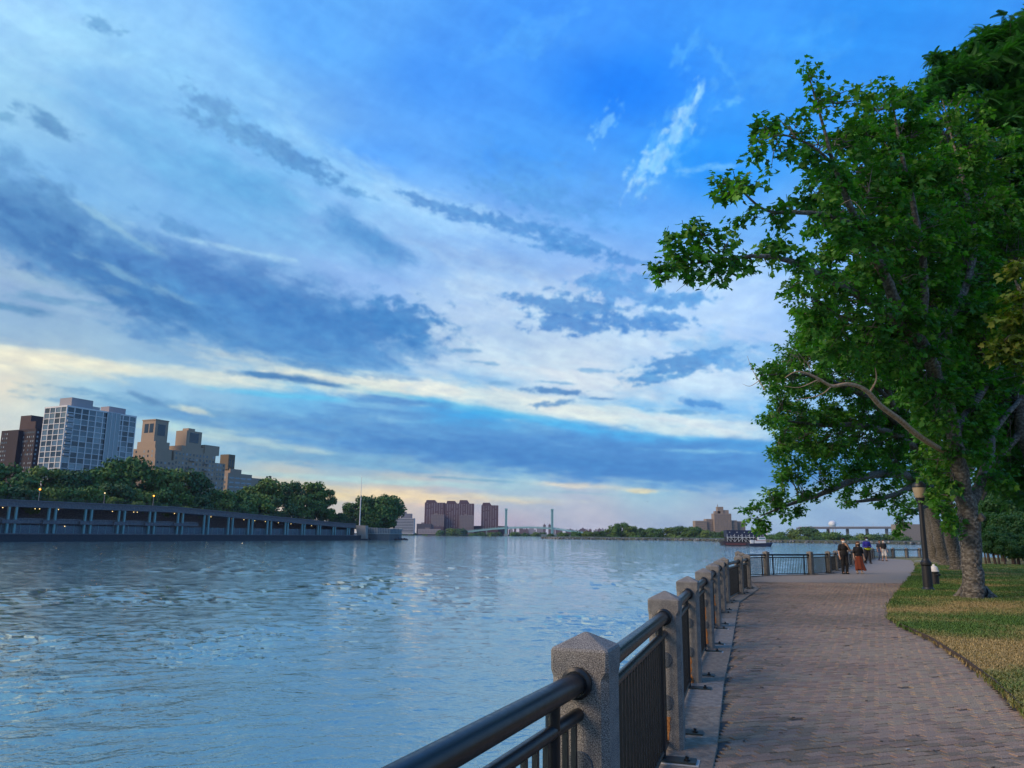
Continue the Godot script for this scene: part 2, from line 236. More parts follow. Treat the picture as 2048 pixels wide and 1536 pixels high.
var cn: FastNoiseLite
func paint(buf: Array, w: int, h: int, az0: float, el1: float, ppd: float, s: Array, salt: float) -> void:
	var R: PackedFloat32Array = buf[0]
	var G: PackedFloat32Array = buf[1]
	var B: PackedFloat32Array = buf[2]
	s = s.duplicate()
	for q in range(2, 6): s[q] *= 1.26
	var det: float = s[2] * s[5] - s[3] * s[4]
	if absf(det) < 1e-6: return
	var la := Vector2(s[2], s[3]).length()
	var lb := Vector2(s[4], s[5]).length()
	var ex := (absf(s[2]) + absf(s[4])) * 1.45
	var ey := (absf(s[3]) + absf(s[5])) * 1.45
	var x0 := maxi(0, int((s[0] - ex - az0) * ppd))
	var x1 := mini(w - 1, int((s[0] + ex - az0) * ppd))
	var y0 := maxi(0, int((el1 - s[1] - ey) * ppd))
	var y1 := mini(h - 1, int((el1 - s[1] + ey) * ppd))
	var cr: float = s[6] / 255.0 * (0.93 if s[6] < 130 else 1.0)
	var cg: float = minf(1.0, s[7] / 255.0 * 1.03)
	var cb: float = s[8] / 255.0
	var op: float = s[9] * (0.88 if s[10] < .62 else 1.0)
	var soft: float = s[10] * (1.5 if s[10] < .62 else 1.0)
	var rag: float = s[11]
	var gr: float = s[12]
	var f1 := 1.0 / gr
	var f2 := f1 * float(s[13])
	for y in range(y0, y1 + 1):
		var el := el1 - (y + 0.5) / ppd - float(s[1])
		for x in range(x0, x1 + 1):
			var az := az0 + (x + 0.5) / ppd - float(s[0])
			var qa := (az * float(s[5]) - el * float(s[4])) / det
			var qb := (el * float(s[2]) - az * float(s[3])) / det
			var r2 := qa * qa + qb * qb
			if r2 > 2.0: continue
			var nn := cn.get_noise_2d(qa * la * f1 + salt, qb * lb * f2 - salt)
			var d := 1.0 - sqrt(r2) + nn * rag
			if d <= 0.0: continue
			var t := minf(d / soft, 1.0)
			t = t * t * (3.0 - 2.0 * t) * op
			var k := 1.0 + 0.10 * cn.get_noise_2d(qa * la * f1 * 2.1 - salt, qb * lb * f2 * 2.1 + salt)
			var i := y * w + x
			R[i] += (cr * k - R[i]) * t
			G[i] += (cg * k - G[i]) * t
			B[i] += (minf(cb * (0.5 + 0.5 * k), 1.0) - B[i]) * t
	buf[0] = R; buf[1] = G; buf[2] = B
func img_to_buf(im: Image) -> Array:
	var d := im.get_data()
	var n := im.get_width() * im.get_height()
	var R := PackedFloat32Array(); R.resize(n)
	var G := PackedFloat32Array(); G.resize(n)
	var B := PackedFloat32Array(); B.resize(n)
	for i in n:
		R[i] = d[i * 3] / 255.0; G[i] = d[i * 3 + 1] / 255.0; B[i] = d[i * 3 + 2] / 255.0
	return [R, G, B]
func buf_to_img(b: Array, w: int, h: int) -> Image:
	var d := PackedByteArray(); d.resize(w * h * 3)
	var R: PackedFloat32Array = b[0]
	var G: PackedFloat32Array = b[1]
	var B: PackedFloat32Array = b[2]
	for i in w * h:
		d[i * 3] = clampi(int(R[i] * 255.0 + 0.5), 0, 255); d[i * 3 + 1] = clampi(int(G[i] * 255.0 + 0.5), 0, 255); d[i * 3 + 2] = clampi(int(B[i] * 255.0 + 0.5), 0, 255)
	return Image.create_from_data(w, h, false, Image.FORMAT_RGB8, d)
func make_sky() -> Texture2D:
	cn = FastNoiseLite.new()
	cn.noise_type = FastNoiseLite.TYPE_SIMPLEX_SMOOTH
	cn.seed = 11; cn.frequency = 1.0; cn.fractal_octaves = 5; cn.fractal_gain = 0.55
	cn.domain_warp_enabled = true; cn.domain_warp_type = FastNoiseLite.DOMAIN_WARP_SIMPLEX; cn.domain_warp_amplitude = 0.55; cn.domain_warp_frequency = 0.8; cn.domain_warp_fractal_octaves = 3
	# 1. air on a coarse grid, azimuth -180..180 with north (-z) in the middle
	var gw := 180
	var gh := 90
	var b := []
	for k in 3:
		var q := PackedFloat32Array(); q.resize(gw * gh); b.append(q)
	for y in gh:
		var el := 90.0 - (y + 0.5) * 2.0
		el = maxf(el, 0.5)
		for x in gw:
			var az := -180.0 + (x + 0.5) * 2.0
			var sw := 0.0
			var cc := Vector3.ZERO
			for p in AIR:
				var da := absf(az - float(p[0]))
				if da > 180.0: da = 360.0 - da
				da *= cos(deg_to_rad(minf(el, 80.0)))
				var de := (el - float(p[1])) * 1.9
				var w := 1.0 / pow(da * da + de * de + 6.0, 1.7)
				sw += w
				cc += Vector3(p[2], p[3], p[4]) * w
			cc /= sw * 255.0
			var i := y * gw + x
			b[0][i] = cc.x; b[1][i] = cc.y; b[2][i] = cc.z
	var air := buf_to_img(b, gw, gh)
	var low := air.duplicate() as Image
	low.resize(1024, 512, Image.INTERPOLATE_CUBIC)
	var lb := img_to_buf(low)
	# 2. the same kinds of cloud all round the sky
	var rng := RandomNumberGenerator.new()
	rng.seed = 5
	for i in 130:
		var az := rng.randf_range(62, 298)
		if az > 180: az -= 360.0
		var el := 4.0 + 60.0 * pow(rng.randf(), 1.6)
		var a := rng.randf_range(4, 13)
		var bb := a * rng.randf_range(0.12, 0.3)
		var t := deg_to_rad(rng.randf_range(-22, 4))
		var dark := rng.randf() < 0.6
		var col := Vector3(96, 146, 212) if dark else Vector3(178, 206, 242)
		paint(lb, 1024, 512, -180, 90, 1024.0 / 360.0, [az, el, a * cos(t), a * sin(t), -bb * sin(t), bb * cos(t), col.x, col.y, col.z, 0.7, 0.6, 0.8, 3.0, 2.0], 17.0 * i)
	for i in CLOUDS.size():
		paint(lb, 1024, 512, -180, 90, 1024.0 / 360.0, CLOUDS[i], 31.7 * i)
	var full := buf_to_img(lb, 1024, 512)
	full.resize(4096, 2048, Image.INTERPOLATE_CUBIC)
	# 3. the northern window at full detail
	var ppd := 4096.0 / 360.0
	var x0 := 2048 - 500
	var y1 := 1024 + 6
	var y0 := 1024 - 560
	var big := air.duplicate() as Image
	big.resize(4096, 2048, Image.INTERPOLATE_CUBIC)
	var win := big.get_region(Rect2i(x0, y0, 1000, y1 - y0))
	var wb := img_to_buf(win)
	for i in CLOUDS.size():
		paint(wb, 1000, y1 - y0, (x0 - 2048) / ppd, (1024 - y0) / ppd, ppd, CLOUDS[i], 31.7 * i)
	# fine streaks and mottling of the high veil
	var wr: PackedFloat32Array = wb[0]
	var wg: PackedFloat32Array = wb[1]
	var wbl: PackedFloat32Array = wb[2]
	for y in y1 - y0:
		var el := (1024 - y0 - y) / ppd
		for x in 1000:
			var az := (x - 500) / ppd
			var px := (az * .9 + el * .42)
			var py := (el * .9 - az * .42)
			var m1 := cn.get_noise_2d(az * .10 + el * .04 + 7.0, (el - az * -.28) * .42)
			var m2 := cn.get_noise_2d(px * .5 + 90.0, py * .8 + 30.0)
			var fade := clampf(minf(minf(x, 999 - x) / 60.0, y / 60.0), 0.0, 1.0)
			var k := 1.0 + (.055 * m1 + .035 * m2) * fade
			var i := y * 1000 + x
			wr[i] *= 1.0 + (k - 1.0) * 1.3; wg[i] *= k; wbl[i] = minf(wbl[i] * (1.0 + (k - 1.0) * .5), 1.0)
	wb = [wr, wg, wbl]
	win = buf_to_img(wb, 1000, y1 - y0)
	full.blit_rect(win, Rect2i(0, 0, 1000, y1 - y0), Vector2i(x0, y0))
	# 4. Godot's panoramas have north (-z) at the left edge
	var out := Image.create_empty(4096, 2048, false, Image.FORMAT_RGB8)
	out.blit_rect(full, Rect2i(2048, 0, 2048, 2048), Vector2i(0, 0))
	out.blit_rect(full, Rect2i(0, 0, 2048, 2048), Vector2i(2048, 0))
	return ImageTexture.create_from_image(out)

func _ready() -> void:
	ub = BoxMesh.new()
	ub.size = Vector3.ONE
	# ---- camera, sky, sun, exposure
	var cam := Camera3D.new()
	cam.name = "camera"
	add_child(cam)
	cam.position = Vector3(0, 1.5, 0)
	cam.rotation = Vector3(deg_to_rad(11.03), 0, 0.010)
	cam.fov = 53.04
	cam.near = 0.05; cam.far = 12000.0
	cam.current = true
	var sm := PanoramaSkyMaterial.new()
	sm.panorama = make_sky()
	var sky := Sky.new()
	sky.sky_material = sm
	var env := Environment.new()
	env.background_mode = Environment.BG_SKY
	env.sky = sky
	env.background_energy_multiplier = 0.52
	env.ambient_light_source = Environment.AMBIENT_SOURCE_SKY
	env.tonemap_mode = Environment.TONE_MAPPER_LINEAR
	env.tonemap_exposure = 2.0
	env.fog_enabled = true; env.fog_density = 0.000045; env.fog_light_color = Color(0.66, 0.72, 0.84)
	env.sdfgi_enabled = true; env.ssao_enabled = true; env.ssil_enabled = true
	var we := WorldEnvironment.new()
	we.name = "world_environment"
	we.environment = env
	add_child(we)
	var sun := DirectionalLight3D.new()
	sun.name = "sun"
	add_child(sun)
	sun.light_color = Color(1.0, 0.87, 0.72)
	sun.light_energy = 0.5
	sun.light_angular_distance = 36.0
	sun.shadow_enabled = true
	# low in the west-north-west, left of the view
	var to_sun := Vector3(-0.74, 0.52, 0.36).normalized()
	sun.look_at_from_position(Vector3.ZERO, -to_sun, Vector3.UP)
	print("sky ", Time.get_ticks_msec())
	build_water()
	print("water ", Time.get_ticks_msec())
	build_ground()
	build_railing()
	print("ground ", Time.get_ticks_msec())
	build_far()
	print("far ", Time.get_ticks_msec())
	build_trees()
	print("trees ", Time.get_ticks_msec())
	build_park_things()
	print("done ", Time.get_ticks_msec())

# ------------------------------------------------------------------ river
func build_water() -> void:
	var f := FastNoiseLite.new()
	f.seed = 3; f.frequency = 0.36; f.fractal_octaves = 5; f.fractal_gain = 0.48; f.noise_type = FastNoiseLite.TYPE_SIMPLEX
	var f2 := FastNoiseLite.new()
	f2.seed = 8; f2.frequency = 0.05; f2.fractal_octaves = 3; f2.noise_type = FastNoiseLite.TYPE_SIMPLEX
	f2.domain_warp_enabled = true; f2.domain_warp_amplitude = 12.0; f2.domain_warp_frequency = 0.03
	var fr := FastNoiseLite.new()
	fr.seed = 31; fr.frequency = 0.42; fr.fractal_octaves = 3; fr.fractal_gain = 0.45; fr.noise_type = FastNoiseLite.TYPE_SIMPLEX
	fr.domain_warp_enabled = true; fr.domain_warp_amplitude = 2.2; fr.domain_warp_frequency = 0.12; fr.domain_warp_fractal_octaves = 2
	var height := func(x: float, z: float) -> float: return f.get_noise_2d(x * .8, z) + 0.75 * (0.55 - 1.6 * absf(fr.get_noise_2d(x * .55 + z * .2, z)))
	var rows := [4.0]
	while rows[-1] < 5000.0:
		var r: float = rows[-1]
		rows.append(r + clampf(r * r / 4500.0, 0.07, r * 0.03))
	var nc := 640
	var v := PackedVector3Array()
	var n := PackedVector3Array()
	var ix := PackedInt32Array()
	var nr := rows.size()
	for j in nr:
		var r: float = rows[j]
		for i in nc + 1:
			var a := deg_to_rad(-66.0 + 124.0 * i / nc)
			var x := sin(a) * r
			var z := -cos(a) * r
			# calm glides and ruffled streaks of the tide
			var mo := clampf(f2.get_noise_2d(x * .8, z * 0.7) * 1.6 + 0.42, 0.0, 1.0)
			var amp := (0.032 + 0.062 * mo * mo) * lerpf(1.0, 0.5, smoothstep(40.0, 260.0, r))
			var e := clampf((rows[mini(j + 1, nr - 1)] - r) * 0.55, 0.06, 2.0)
			var h: float = height.call(x, z) * amp
			var hx: float = height.call(x + e, z) * amp
			var hz: float = height.call(x, z + e) * amp
			v.push_back(Vector3(x, WATER_Y + h, z))
			n.push_back(Vector3(-(hx - h) / e, 1.0, -(hz - h) / e).normalized())
	for j in nr - 1:
		for i in nc:
			var p := j * (nc + 1) + i
			ix.push_back(p); ix.push_back(p + nc + 1); ix.push_back(p + 1)
			ix.push_back(p + 1); ix.push_back(p + nc + 1); ix.push_back(p + nc + 2)
	var arr := []
	arr.resize(Mesh.ARRAY_MAX)
	arr[Mesh.ARRAY_VERTEX] = v; arr[Mesh.ARRAY_NORMAL] = n; arr[Mesh.ARRAY_INDEX] = ix
	var m := ArrayMesh.new()
	m.add_surface_from_arrays(Mesh.PRIMITIVE_TRIANGLES, arr)
	var wm := M(0.21, 0.39, 0.41, 0.04, 0.6)
	wm.metallic_specular = 0.9
	wm.normal_enabled = true
	wm.normal_texture = htex(21, 0.02, 4, 6.0, 512)
	wm.normal_scale = 0.4
	wm.uv1_triplanar = true; wm.uv1_world_triplanar = true; wm.uv1_scale = Vector3(0.31, 0.31, 0.31)
	kind(part(self, "river", m, wm), "structure")
	# the rest of the river, round behind the camera
	var b := MB.new()
	b.quad(Vector3(-5200, WATER_Y - 0.15, 5200), Vector3(5200, WATER_Y - 0.15, 5200), Vector3(5200, WATER_Y - 0.15, -5200), Vector3(-5200, WATER_Y - 0.15, -5200))
	kind(part(self, "river_bed_water", b.mesh(), wm), "structure")

# ------------------------------------------------------------------ promenade
var rail := []      # railing posts, south to north
var lawn_edge := [Vector3(3.0, 0, 12), Vector3(3.6, 0, -2), Vector3(3.874, -0.042, -5.431), Vector3(4.719, -0.058, -7.483), Vector3(5.316, -0.069, -8.882), Vector3(5.926, -0.082, -10.501), Vector3(6.735, -0.100, -12.867), Vector3(7.254, -0.116, -14.882), Vector3(7.773, -0.128, -16.425), Vector3(8.963, -0.148, -18.925), Vector3(11.033, -0.178, -22.787), Vector3(14.808, -0.232, -29.729), Vector3(20.112, -0.307, -39.391), Vector3(26.907, -0.406, -52.098), Vector3(38.899, -0.597, -76.509), Vector3(39.2, 0, -80), Vector3(43, 0, -96)]
func along(line: Array, z: float) -> float:
	for i in line.size() - 1:
		var a: Vector3 = line[i]
		var b: Vector3 = line[i + 1]
		if z <= a.z and z >= b.z:
			return lerpf(a.x, b.x, (z - a.z) / (b.z - a.z))
	return line[0].x if z > line[0].z else line[-1].x
func strip(zs: Array, lx: Callable, rx: Callable, yf: Callable, cols := 1) -> ArrayMesh:
	var b := MB.new()
	for i in zs.size() - 1:
		var z0: float = zs[i]
		var z1: float = zs[i + 1]
		for k in cols:
			var p := []
			for q in [[k, z0], [k + 1, z0], [k + 1, z1], [k, z1]]:
				var x: float = lerpf(lx.call(q[1]), rx.call(q[1]), pow(float(q[0]) / cols, 1.0 if cols == 1 else 1.8))
				p.append(Vector3(x, yf.call(x, q[1]), q[1]))
			b.quad(p[0], p[1], p[2], p[3])
	return b.mesh()

func build_ground() -> void:
	var p2 := Vector3(1.195, -0.048, -6.136)
	var p3 := Vector3(1.976, -0.069, -8.818)
	var st := p3 - p2
	var pn1 := Vector3(0.319, 1.114, -3.350)
	pn1.y = gy(pn1.z)
	var st1 := Vector3(1.10, 0, -2.68)
	rail = [pn1 - st1 * 3, pn1 - st1 * 2, pn1 - st1, pn1, p2, p3, Vector3(2.838, -0.090, -11.597), Vector3(3.711, -0.113, -14.477), Vector3(4.642, -0.137, -17.543), Vector3(5.491, -0.158, -20.282), Vector3(6.841, -0.184, -23.639), Vector3(7.895, -0.205, -26.335), Vector3(8.926, -0.237, -30.377), Vector3(10.160, -0.274, -35.140), Vector3(12.022, -0.289, -37.036), Vector3(14.612, -0.300, -38.423), Vector3(16.357, -0.316, -40.570)]
	var l1: Vector3 = rail[-1]
	var f1 := Vector3(37.266, -0.631, -80.959)
	for i in range(1, 12):
		rail.append(l1.lerp(f1, i / 11.0))
	for p in [Vector3(41.182, -0.660, -84.669), Vector3(43.659, -0.676, -86.701), Vector3(46.016, -0.690, -88.476), Vector3(48.990, -0.710, -91.074)]:
		rail.append(p)
	for i in rail.size():
		rail[i].y = gy(rail[i].z)
	rail.sort_custom(func(a, b): return a.z > b.z)
	var stone := ntex(41, 0.05, 4, [[0.0, [.16, .135, .11]], [0.45, [.22, .19, .16]], [0.7, [.26, .23, .195]], [1.0, [.31, .28, .24]]])
	var grain := htex(42, 0.12, 3, 3.0)
	var conc := W(stone, 1.3, 0.9, grain, 0.6)
	# dirt bed under the pavers and the far asphalt
	var zs := []
	for i in 60: zs.append(12.0 - i * 1.8)
	var bed := W(ntex(43, 0.06, 3, [[0.0, [.035, .03, .028]], [1.0, [.09, .08, .07]]]), 0.8)
	var left := func(z): return along(rail, z) + 0.33
	var right := func(z): return along(lawn_edge, z) + 0.02
	var path := Node3D.new()
	path.name = "promenade_path"
	add_child(path)
	kind(path, "structure")
	part(path, "joint_sand", strip(zs.filter(func(z): return z > -31.0) + [-31.0], left, right, func(_x, z): return gy(z) - 0.013), bed)
	var asph := W(ntex(44, 0.09, 4, [[0.0, [.18, .15, .12]], [0.5, [.27, .225, .18]], [1.0, [.38, .32, .26]]], 512), 1.7, 0.92, grain, 0.8)
	part(path, "asphalt_walk", strip([-31.0] + zs.filter(func(z): return z < -31.0), left, right, func(_x, z): return gy(z) - 0.002), asph)
	# brick pavers in running bond, laid askew to the railing
	var rng := RandomNumberGenerator.new()
	rng.seed = 77
	var pm := MB.new()
	var hw := 0.0765
	var hd := 0.0362
	var ring := func(y: float, i: float) -> Array: return [Vector3(-hw + i, y, hd - i), Vector3(hw - i, y, hd - i), Vector3(hw - i, y, -hd + i), Vector3(-hw + i, y, -hd + i)]
	pm.rings([ring.call(-0.04, 0.0), ring.call(-0.004, 0.0), ring.call(0.0, 0.004)])
	var paver := pm.mesh()
	var tints := []
	for i in 7:
		var k := 0.70 + 0.09 * i
		tints.append(Color((.29 * k + .018 * (i % 3)), .222 * k, .150 * k + .006 * ((i * 2) % 3)))
	var ptex := ntex(45, 0.09, 4, [[0.0, [.3, .3, .3]], [0.40, [.66, .65, .63]], [0.52, [.9, .9, .88]], [0.66, [1, 1, 1]], [1.0, [1, 1, 1]]], 512)
	var near_mats := []
	for t: Color in tints:
		var m := W(ptex, 0.6, 0.88, grain, 1.1)
		m.albedo_color = t.linear_to_srgb()
		near_mats.append(m)
	var far_mat := W(ptex, 0.6, 0.88, grain, 1.1)
	far_mat.vertex_color_use_as_albedo = true
	var all := []
	var turn := Basis(Vector3.UP, deg_to_rad(20.0))
	var pn := FastNoiseLite.new()
	pn.seed = 4; pn.frequency = 0.35; pn.fractal_octaves = 3
	for j in range(-40, 500):
		for i in range(-40, 200):
			var c2 := Vector3((i + 0.5 * posmod(j, 2)) * 0.16, 0, -j * 0.08)
			var p := turn * (c2 + Vector3(-2.0, 0, 4.0))
			if p.z > -2.0 or p.z < -30.9: continue
			if p.x < along(rail, p.z) + 0.39 or p.x > along(lawn_edge, p.z) - 0.04: continue
			all.append([p, false])
	all.sort_custom(func(a, b): return a[0].length_squared() < b[0].length_squared())
	var mm := MultiMesh.new()
	mm.transform_format = MultiMesh.TRANSFORM_3D
	mm.use_colors = true
	mm.mesh = paver
	var rest := []
	var single := 0
	for q in all:
		var p: Vector3 = q[0]
		var b := turn * Basis(Vector3.UP, PI / 2 if q[1] else 0.0)
		b = Basis(Vector3(1, 0, 0), rng.randf_range(-0.04, 0.04)) * Basis(Vector3(0, 0, 1), rng.randf_range(-0.02, 0.02)) * Basis(Vector3.UP, rng.randf_range(-0.02, 0.02)) * b
		p.y = gy(p.z) + rng.randf_range(-0.004, 0.003) + 0.006 * pn.get_noise_2d(p.x, p.z)
		var ti := clampi(int(3.5 + 5.0 * pn.get_noise_2d(p.x * 0.6 + 50, p.z * 0.6) + rng.randf_range(-2.4, 2.4)), 0, 6)
		if rng.randf() < 0.008 and p.z < -7.0: continue
		# the nearest three hundred inside the picture are single stones
		if single < 300 and p.z < -5.0 and p.x < -p.z * 0.70:
			part(path, "paver", paver, near_mats[ti], p, b)
			single += 1
		else:
			rest.append([Transform3D(b, p), tints[ti]])
	mm.instance_count = rest.size()
	for i in rest.size():
		mm.set_instance_transform(i, rest[i][0])
		mm.set_instance_color(i, rest[i][1])
	var mi := MultiMeshInstance3D.new()
	mi.name = "paver_field"
	mi.multimesh = mm; mi.material_override = far_mat
	path.add_child(mi)
	kind(mi, "stuff")
	# fallen twigs, leaves and gum on the path
	var bits := MB.new()
	for i in 260:
		var z := -5.0 - 34.0 * rng.randf()
		var l: float = left.call(z)
		var x: float = lerpf(l, right.call(z), pow(rng.randf(), 2.2))
		var s := rng.randf_range(0.005, 0.018)
		bits.col = [Color(.07, .05, .035), Color(.22, .17, .10), Color(.05, .05, .045), Color(.3, .29, .27)][rng.randi() % 4]
		bits.box(Vector3(x, gy(z) + 0.008, z), Vector3(s * 2.2, 0.006, s), Basis(Vector3.UP, rng.randf() * TAU) * Basis(Vector3.RIGHT, rng.randf_range(-.2, .2)))
	kind(tag(part(self, "leaf_litter", bits.mesh(), vmat(0.95)), "small dry leaves and twigs scattered over the brick path", "litter"), "stuff")
	# coping slabs and river wall
	var cope := Node3D.new()
	cope.name = "seawall"
	add_child(cope)
	kind(cope, "structure")
	var slabs := [conc]
	for k in 3:
		var m := W(stone, 1.1 + 0.2 * k, 0.9, grain, 0.6)
		m.albedo_color = Color(0.86 + 0.05 * k, 0.84 + 0.05 * k, 0.82 + 0.04 * k)
		slabs.append(m)
	var wall := MB.new()
	for i in rail.size() - 1:
		var a: Vector3 = rail[i]
		var b: Vector3 = rail[i + 1]
		var n := 2
		for k in n:
			var s := a.lerp(b, float(k) / n)
			var e := a.lerp(b, float(k + 1) / n)
			var d := (e - s).normalized()
			s += d * 0.006; e -= d * 0.006
			var q := MB.new()
			var top := 0.012 + rng.randf_range(0, 0.01)
			var off := Vector3(0.36, 0, 0)
			var out := Vector3(-0.24, 0, 0)
			if absf(d.x) > absf(d.z):
				off = Vector3(0.1, 0, 0.42); out = Vector3(-0.05, 0, -0.24)
			var c := [s + out, s + off, e + off, e + out]
			var lo := []
			var hi := []
			var tp := []
			var mid: Vector3 = (c[0] + c[1] + c[2] + c[3]) / 4.0
			for v: Vector3 in c:
				lo.append(v + Vector3.DOWN * 0.28); hi.append(v + Vector3.UP * (top - 0.012)); tp.append(v.lerp(mid, 0.012) + Vector3.UP * top)
			q.rings([lo, hi, tp])
			part(cope, "coping_slab", q.mesh(), slabs[rng.randi() % 4])
		var o := Vector3(-0.14, 0, 0)
		wall.quad(a + o + Vector3.DOWN * 0.2, b + o + Vector3.DOWN * 0.2, Vector3(b.x - 0.14, WATER_Y - 1, b.z), Vector3(a.x - 0.14, WATER_Y - 1, a.z))
		wall.quad(b + o + Vector3.DOWN * 0.2, a + o + Vector3.DOWN * 0.2, a + Vector3(.6, -.3, 0), b + Vector3(.6, -.3, 0))
	part(cope, "wall_face", wall.mesh(), conc)
	# lawn
	var lz := []
	for i in 73: lz.append(12.0 - i * 1.5)
	var gn := FastNoiseLite.new()
	gn.seed = 9; gn.frequency = 0.10; gn.fractal_octaves = 3
	var soil := W(ntex(46, 0.03, 4, [[0.0, [.07, .10, .025]], [0.4, [.12, .14, .035]], [0.62, [.26, .20, .07]], [1.0, [.36, .27, .11]]], 512), 5.0, 0.95, grain, 1.0)
	kind(part(self, "lawn", strip(lz, func(z): return along(lawn_edge, z), func(_z): return 150.0, func(x, z): return gy(z) + 0.015 + 0.03 * gn.get_noise_2d(x, z), 40), soil), "structure")
	# grass: tufts of bent blades, green with straw patches where it is worn
	var tm := MB.new()
	for i in 9:
		var a := rng.randf() * TAU
		var d := Vector3(cos(a), 0, sin(a))
		var s := Vector3(-d.z, 0, d.x)
		var o := Vector3(rng.randf_range(-.07, .07), 0, rng.randf_range(-.07, .07))
		var h := rng.randf_range(.035, .075)
		var ln := rng.randf_range(.02, .07)
		var w := rng.randf_range(.004, .007)
		var p1 := o + d * ln * 0.4 + Vector3.UP * h * 0.7
		var p2b := o + d * ln + Vector3.UP * h
		tm.quad(o - s * w, o + s * w, p1 + s * w * .8, p1 - s * w * .8)
		tm.tri(p1 - s * w * .8, p1 + s * w * .8, p2b)
	var gm := MultiMesh.new()
	gm.transform_format = MultiMesh.TRANSFORM_3D
	gm.use_colors = true
	gm.mesh = tm.mesh()
	var gl := []
	var tries := 0
	while gl.size() < 125000 and tries < 500000:
		tries += 1
		var z := -6.0 - 52.0 * pow(rng.randf(), 1.7)
		var e := along(lawn_edge, z)
		var x := e + (-z * 0.74 + 0.5 - e) * rng.randf() if rng.randf() < .74 else e + (-z * 0.74 + 0.5 - e) + 9.0 * rng.randf()
		if x < e + 0.0: continue
		var dry := clampf(gn.get_noise_2d(x * 2.2 + 40, z * 2.2) * 2.0 + 0.30 + (0.75 if z > -12.0 else 0.25 if z > -21.0 else 0.0) - (0.4 if z < -23.0 else 0.0) + rng.randf_range(-.35, .35), 0, 1)
		if rng.randf() < dry * 0.35: continue
		var c := Color(.075, .15, .022).lerp(Color(.36, .265, .11), dry) * rng.randf_range(0.7, 1.35)
		var sc := rng.randf_range(0.7, 1.3) * (0.75 if dry > 0.6 else 1.0) * (1.0 + maxf(0.0, -z - 18.0) * 0.03)
		gl.append([Transform3D(Basis(Vector3.UP, rng.randf() * TAU) * Basis.from_scale(Vector3(sc, sc, sc)), Vector3(x + rng.randf_range(-.02, .05), gy(z) + 0.01 + 0.03 * gn.get_noise_2d(x, z), z)), c])
	gm.instance_count = gl.size()
	for i in gl.size():
		gm.set_instance_transform(i, gl[i][0]); gm.set_instance_color(i, gl[i][1])
	var gi := MultiMeshInstance3D.new()
	gi.name = "grass"
	gi.multimesh = gm
	var gmat := vmat(0.8)
	gmat.backlight_enabled = true; gmat.backlight = Color(.4, .5, .2)
	gi.material_override = gmat
	add_child(gi)
	kind(tag(gi, "mown green grass with straw coloured worn patches beside the brick path", "grass"), "stuff")
	# thin steel edging of the lawn, and the side path across it
	var ed := MB.new()
	for i in range(2, 7):
		ed.beam(lawn_edge[i] + Vector3(.0, .02, 0), lawn_edge[i + 1] + Vector3(.0, .02, 0), 0.012, 0.075)
	kind(part(self, "lawn_edging", ed.mesh(), M(.06, .04, .028, .7)), "structure")
	var sa := Vector3(20.992, -0.318, -40.753)
	var sb := Vector3(42.806, -0.412, -52.823)
	var sp := MB.new()
	for i in 12:
		var a := sa.lerp(sb, i / 12.0) + Vector3.UP * 0.075
		var b := sa.lerp(sb, (i + 1) / 12.0) + Vector3.UP * 0.075
		sp.quad(a, b, b + Vector3(0.3, -0.01, -1.6), a + Vector3(0.3, -0.01, -1.6))
	kind(part(self, "side_path", sp.mesh(), asph), "structure")

